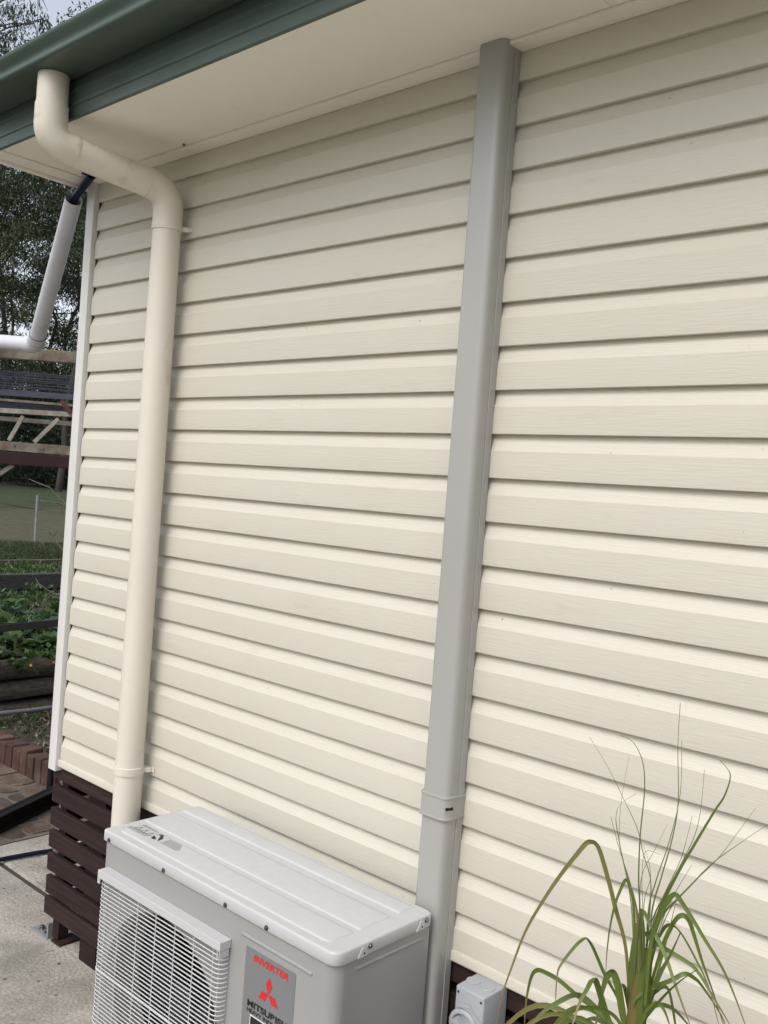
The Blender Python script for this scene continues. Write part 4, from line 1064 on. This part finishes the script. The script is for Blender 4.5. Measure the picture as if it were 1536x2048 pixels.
# ------------------------------------------------------------------ steel frame with truss and shade cloth
fr = thing('steel_pergola', 'rusty cream steel truss pergola on a maroon beam beyond the house corner', 'pergola', (-1.9, .48, 0))
E = Vector((.743, .669, 0)); F = Vector((-.669, .743, 0))
Q = Vector((-1.82, .552, 0))
def fp(u, z, d=0): return Q + E * u + F * d + Vector((0, 0, z))
MB().tube([(-1.462, .790, 0), (-1.508, .836, 1.74)], .017, 12).build('post', M['black_steel'], fr, smooth=50)
MB().tube([fp(-1.55, 0), fp(-1.55, 1.74)], .02, 12).build('post', M['black_steel'], fr, smooth=50)
MB().bar(fp(-1.7, 1.774), fp(.75, 1.774), .05, .066).build('maroon_beam', M['maroon'], fr, bevel=.003)
lc = MB().bar(fp(-1.7, 1.842), fp(.75, 1.836), .045, .050).build('lower_chord', M['rusty'], fr, bevel=.002)
for u in (-1.1, -.7, -.3, .098, .25, .55):
    q = fp(u, 1.842, -.0228)
    MB().tube([q, q - F * .007], .0075, 8).build('bolt', M['screw'], lc)
MB().bar(fp(-1.7, 2.000), fp(.75, 2.036), .03, .026).build('upper_chord', M['oldwhite'], fr, bevel=.002)
MB().bar(fp(-1.7, 1.992, .10), fp(.75, 1.985, .10), .03, .024).build('upper_chord', M['oldwhite'], fr, bevel=.002)
for u0, u1 in ((-1.55, -1.66), (-1.25, -1.40), (-.88, -.98), (-.55, -.66), (-.22, -.30), (.128, .060), (.318, .196), (.62, .50)):
    MB().bar(fp(u0, 2.004, -.002), fp(u1, 1.868, -.002), .010, .022, up=tuple(E)).build('diagonal', M['oldwhite'], fr, bevel=.001)
MB().bar(fp(.09, 1.740, .01), fp(-.35, 1.40, .01), .02, .022, up=tuple(E)).build('brace', M['rusty'], fr)
MB().bar(fp(-1.55, .56, .23), fp(.95, .98, .23), .03, .040).build('lower_rail', M['black_steel'], fr, bevel=.002)
MB().bar((-2.45, -.69, 2.2745), (-.62, .958, 2.2735), .045, .056).build('purlin', M['rusty'], fr, bevel=.003)
MB().bar((-2.40, -.66, 2.225), fp(-1.5, 2.12), .04, .04).build('cross_rail', M['rusty'], fr)
MB().bar(fp(-1.55, 1.81, .06), fp(-1.55, 2.15, .06), .04, .04).build('upright', M['rusty'], fr)
MB().bar(fp(-1.7, 2.110, .02), fp(.75, 2.128, .02), .02, .030).build('cloth_rail', M['net'], fr)
MB().bar(fp(-1.7, 2.092, -.01), fp(.75, 2.078, -.01), .016, .013).build('thin_bar', M['rusty'], fr)
m = MB()
for k in range(9):
    zz = 2.028 + .0052 * k
    m.bar(fp(-1.7, zz, .01 + .004 * math.sin(k)), fp(.75, zz - .001, .01), .003, .0042)
for k in range(17):
    zz = 2.142 + .0062 * k
    m.bar(fp(-1.7, zz, .04 + .006 * math.sin(k * 2)), fp(.75, zz + .012 * math.sin(k), .04), .0022, .0024)
for k in range(190):
    u = -1.68 + .0127 * k
    m.bar(fp(u, 2.135, .04), fp(u + .004, 2.25, .04), .0016, .0016, up=tuple(E))
for k in range(5):
    zz = 2.165 + .018 * k
    m.bar(fp(-1.7, zz + .01, .05), fp(.75, zz - .008, .05), .006, .004)
tag(m.build('shade_cloth', M['net'], fr, fix=False), kind='stuff')
MB().bar(fp(.335, 2.100, -.03), fp(.392, 2.035, -.03), .006, .022, up=tuple(E)).build('red_strap', mat('red_oxide', (.09, .016, .012), (.06, .013, .011), 30, rough=.6), fr)

# ------------------------------------------------------------------ white drain pipe and the blue tube hung from the eave
wp = thing('white_drain_pipe', 'white PVC pipe with an elbow rising from the steel frame towards the eave', 'pipe', (-.83, .22, 2.27))
A0, A1 = Vector((-1.95, .205, 2.372)), Vector((-.840, .228, 2.271))
B1 = Vector((-.117, -.030, 2.723))
el = fillet(A0, A1, B1, .07)
vv = (B1 - A1).normalized(); ha = (A1 - A0).normalized()
WR = .0330
MB().tube([A0, el[0]], WR, 24).build('horizontal_pipe', M['pvc_white'], wp, smooth=50)
MB().tube([el[-1], B1 - vv * .02, B1], [WR * 1.02, WR * .93, WR * .93], 24, cap=False).build('rising_pipe', M['pvc_white'], wp, smooth=50)
ej = MB().tube([el[0] - ha * .045] + el + [el[-1] + vv * .045], WR + .0042, 24).build('elbow', M['pvc_white'], wp, smooth=50)
for c in (el[-1] + vv * .046, el[-1] + vv * .004):
    MB().tube([c - vv * .0012, c + vv * .0012], WR + .0046, 24).build('joint_line', M['greyprint'], ej, smooth=50)
bt = thing('blue_tube', 'dark blue plastic tube from the soffit into the white pipe', 'tube', (.07, -.07, 2.76))
MB().tube([tuple(B1 - vv * .12), tuple(B1 - vv * .03), tuple(B1 + Vector((.03, -.007, .006))), (.066, -.069, 2.7640)], .0140, 16).build('tube', M['blue'], bt, smooth=50)
MB().box(.048, .098, -.098, -.047, 2.7635, SOF - .0003).build('flange', M['blue'], bt, bevel=.001)

# ------------------------------------------------------------------ trees
def limb_pts(a, b, r, sag=.0, k=6, wob=.25):
    a, b = Vector(a), Vector(b); L = (b - a).length
    out = []
    for i in range(k + 1):
        t = i / k
        p = a.lerp(b, t) + Vector((r.uniform(-1, 1), r.uniform(-1, 1), r.uniform(-.6, .6))) * wob * L * .12 * math.sin(math.pi * t)
        p.z += sag * math.sin(math.pi * t)
        out.append(p)
    return out

def make_tree(seed, h, lean, crown0, leafsize, nlimb, per, spread, m_leaf, reach):
    """trunk and crown meshes about the origin"""
    r = random.Random(seed)
    tr = MB()
    top = Vector((lean[0], lean[1], h * .93))
    tp = limb_pts((0, 0, -.3), top, r, k=9, wob=.22)
    r0 = h * .0062 + .03
    tr.tube(tp, [r0 * (1 - .82 * i / 9) for i in range(10)], 9)
    cents = []
    for i in range(nlimb):
        t = crown0 + (1 - crown0) * (i + r.random()) / nlimb
        q = tp[min(8, int(t * 9))].lerp(tp[min(9, int(t * 9) + 1)], t * 9 - int(t * 9))
        a = i * 2.4 + r.uniform(-.5, .5)
        L = reach * (1.15 - .55 * t) * r.uniform(.7, 1.2)
        e = q + Vector((math.cos(a) * L, math.sin(a) * L, L * r.uniform(.15, .65)))
        lp = limb_pts(q, e, r, k=5, wob=.5)
        rl = r0 * (1 - .75 * t) * .45
        tr.tube(lp, [rl * (1 - .75 * k / 5) for k in range(6)], 6)
        for k in range(r.randint(4, 6)):
            s = lp[r.randint(2, 5)]
            d = Vector((r.uniform(-1, 1), r.uniform(-1, 1), r.uniform(-.3, .7))).normalized() * L * r.uniform(.25, .5)
            sp = limb_pts(s, s + d, r, k=3, wob=.5)
            tr.tube(sp, [rl * .35, rl * .25, rl * .18, rl * .1], 5)
            for c in range(r.randint(2, 3)):
                cc = s + d * r.uniform(.5, 1.15) + Vector((r.uniform(-.5, .5), r.uniform(-.5, .5), r.uniform(-.5, .3)))
                cents.append((cc.x, cc.y, cc.z, r.uniform(.6, 1.3)))
    return tr, cents

def tree(name, label, loc, proto, group):
    t = thing(name, label, 'tree', loc, group)
    ROOT[t] = Vector((0, 0, 0))
    return t
PROT = []
for k, (seed, h, lean, c0, ls, nl, per, sp, ml, reach) in enumerate(((3, 17, (.8, .5), .38, .19, 17, 85, .72, 'gum', 4.2), (9, 19, (-.7, .6), .45, .20, 18, 80, .75, 'gum2', 4.4), (17, 13, (.4, -.8), .22, .19, 18, 85, .68, 'gum', 3.8))):
    tr, cents = make_tree(seed, h, lean, c0, ls, nl, per, sp, ml, reach)
    t0 = thing('eucalyptus_tree', 'tree', 'tree', (0, 0, 0)); ROOT[t0] = Vector((0, 0, 0))
    a = tr.build('trunk', M['trunk'], t0, smooth=60)
    b = leaf_cloud('crown', M[ml], t0, cents, per, ls, sp, seed, droop=.55, wfac=.30)
    PROT.append((t0, a, b)); print('tree', k, len(cents) * per)
def forest_tree(i, x, y, s, rot, label, group='eucalypts beyond the lawn'):
    t0, a, b = PROT[i]
    if not t0.get('used'):
        t0['used'] = 1; t = t0
    else:
        t = t0.copy(); COL.objects.link(t)
        for q in (a, b):
            c = q.copy(); COL.objects.link(c); c.parent = t
    t.location = (x, y, lawn_z(x, y) - .1); t.rotation_euler = (0, 0, rot); t.scale = (s, s, s)
    t['label'] = label; t['group'] = group
    return t
def dirpos(px_yaw, d): return 3.09 + d * math.cos(R(px_yaw)), -1.77 + d * math.sin(R(px_yaw))
TREES = [(0, 151.35, 37, 1.0, .4, 'tall eucalyptus whose trunk shows right beside the house corner'), (1, 154.6, 43, 1.0, 2.0, 'eucalyptus at the left picture edge above the steel pergola'),
         (2, 152.6, 49, 1.15, 1.0, 'bushy low branched eucalyptus behind the rising white drain pipe'), (1, 151.6, 58, 1.1, 4.2, 'distant tall eucalyptus between the white drain pipe and the corner trim'),
         (0, 153.9, 64, 1.1, 3.0, 'distant eucalyptus seen left of the white drain pipe')]
for i, yaw, d, s, rot, lb in TREES:
    x, y = dirpos(yaw, d)
    forest_tree(i, x, y, s, rot, lb)
for i, yaw, d, s, rot in ((2, 156.6, 39, 1.0, 5.0), (0, 159.5, 45, 1.0, 2.2), (1, 163, 52, 1.1, .3), (2, 166, 44, 1.2, 3.3), (0, 171, 50, 1.0, 5.3), (1, 147, 46, 1.0, 1.3), (2, 143.5, 52, 1.1, 2.6), (0, 138, 47, 1.1, 3.9),
                          (1, 133, 55, 1.0, .9), (1, 126, 50, 1.1, .2), (0, 121, 57, 1.1, 1.2), (2, 117, 47, 1.2, 2.2), (1, 112, 55, 1.1, 3.2), (0, 107, 50, 1.0, 4.2), (2, 102, 56, 1.2, 5.2), (1, 97, 49, 1.0, .7), (0, 91, 55, 1.1, 1.7), (0, 177, 46, 1.1, 1.9), (1, 158, 66, 1.1, 5.5), (1, 147, 66, 1.2, 3.1)):
    x, y = dirpos(yaw, d)
    forest_tree(i, x, y, s, rot, 'tall eucalyptus in the stand outside the picture')
for k in range(17):                    # unseen trees added behind the camera to block low sky light
    r7 = random.Random(k)
    x, y = -60 + 7.6 * k + r7.uniform(-1.5, 1.5), -55 + r7.uniform(-5, 5)
    t = forest_tree(k % 3, x, y, r7.uniform(.95, 1.2), r7.uniform(0, 6), 'unseen eucalyptus added behind the camera to block low sky', 'unseen eucalypts added to block low sky')
    t.location.z = -.1
# bushes that fill the foot of the stand
r5 = random.Random(31)
bush0 = None
for i in range(16):
    yaw = 150.6 + 5 * (i % 8) / 7 if i < 8 else r5.uniform(128, 176)
    d = r5.uniform(40, 52); x, y = dirpos(yaw, d); z = lawn_z(x, y)
    if bush0 is None:
        bush0 = thing('understorey_shrub', 'x', 'shrub', (0, 0, 0)); ROOT[bush0] = Vector((0, 0, 0))
        cents = [(r5.gauss(0, .9), r5.gauss(0, .9), r5.uniform(.3, 4.2), r5.uniform(.7, 1.2)) for q in range(95)]
        bb = [MB().tube([(0, 0, -.2), (.15, .1, 1.5), (-.1, .2, 3.2)], [.07, .05, .02], 7).build('trunk', M['trunk'], bush0), leaf_cloud('crown', M['gum2'], bush0, cents, 120, .13, .62, 77, droop=.3, wfac=.38)]
        t = bush0
    else:
        t = bush0.copy(); COL.objects.link(t)
        for q in bb:
            c = q.copy(); COL.objects.link(c); c.parent = t
    t.location = (x, y, z); t.rotation_euler = (0, 0, r5.uniform(0, 6)); s = r5.uniform(.8, 1.3); t.scale = (s, s, s * r5.uniform(.8, 1.2))
    t['label'] = 'dark bushy shrub at the foot of the eucalyptus stand'; t['group'] = 'shrubs under the eucalypts'
# dark undergrowth line at the far end of the lawn
leaf_cloud('undergrowth', M['gum2'], None, [(*dirpos(r5.uniform(128, 176), r5.uniform(46, 50)), 1.25 + r5.uniform(-.1, .5)) for i in range(420)], 26, .22, .5, 15, droop=-.2, wfac=.4, kind='stuff')

# nearer gum tree whose drooping sprays hang over the gutter's end
nt_ = thing('gum_tree', 'nearer gum tree with thin drooping sprays of leaves against the white sky', 'tree', (-19.0, 5.0, .65))
tr = MB(); r6 = random.Random(5)
tp = limb_pts((-19.0, 5.0, .5), (-18.6, 5.4, 13.5), r6, k=8, wob=.3)
tr.tube(tp, [.22 * (1 - .75 * i / 8) for i in range(9)], 10)
cents = []
def spray(a, b, rr, nodes, amount):
    lp = limb_pts(a, b, r6, k=8, wob=.6, sag=.2)
    tr.tube(lp, [rr * (1 - .85 * k / 8) for k in range(9)], 6)
    for q in range(nodes):
        s = lp[r6.randint(3, 8)]
        e = s + Vector((r6.uniform(-.32, .32), r6.uniform(-.32, .32), r6.uniform(-.5, .12)))
        tr.tube([s, s.lerp(e, .5) + Vector((0, 0, .05)), e], [.012, .008, .004], 5)
        for z in range(amount):
            cents.append((*(e + Vector((r6.uniform(-.15, .15), r6.uniform(-.15, .15), r6.uniform(-.25, .1)))), r6.uniform(.5, 1.2)))
for e_, nn, am in (((-16.50, 7.06, 10.75), 16, 2), ((-16.30, 7.22, 10.60), 14, 2), ((-16.05, 7.45, 10.98), 12, 1), ((-15.92, 7.58, 11.10), 6, 1), ((-15.75, 7.75, 11.62), 10, 2), ((-16.55, 7.0, 11.30), 12, 1)):
    spray(tp[6], e_, .05, nn, am)
for q in range(12):
    a = r6.uniform(0, 6.28); L = r6.uniform(1.8, 3.4); s = tp[r6.randint(5, 8)]
    spray(s, s + Vector((math.cos(a) * L, math.sin(a) * L * .6 - .8, r6.uniform(.2, 1.6))), .05, 10, 2)
tr.build('trunk', M['trunk'], nt_, smooth=60)
leaf_cloud('crown', M['gum2'], nt_, cents, 26, .15, .24, 23, droop=1.0, wfac=.22)

# bits of grit and leaf on the concrete
rd = random.Random(4); m = MB()
for i in range(420):
    x, y = rd.uniform(-1.6, 1.4), rd.uniform(-1.5, .18)
    if x > .55 and y > -.4: continue
    a = rd.uniform(0, 6.28); s_ = rd.choice((.0012, .0018, .0025, .0045)) * rd.uniform(.7, 1.3); e_ = rd.uniform(1, 2.2)
    c, q = math.cos(a), math.sin(a)
    pts = [(x + c * s_ * e_, y + q * s_ * e_), (x - q * s_, y + c * s_), (x - c * s_ * e_, y - q * s_ * e_), (x + q * s_, y - c * s_)]
    m.add([(u, v, .0006) for u, v in pts] + [(x, y, .0012 + s_ * .5)], [(0, 1, 4), (1, 2, 4), (2, 3, 4), (3, 0, 4)])
tag(m.build('grit', M['soil'], fix=False), kind='stuff')
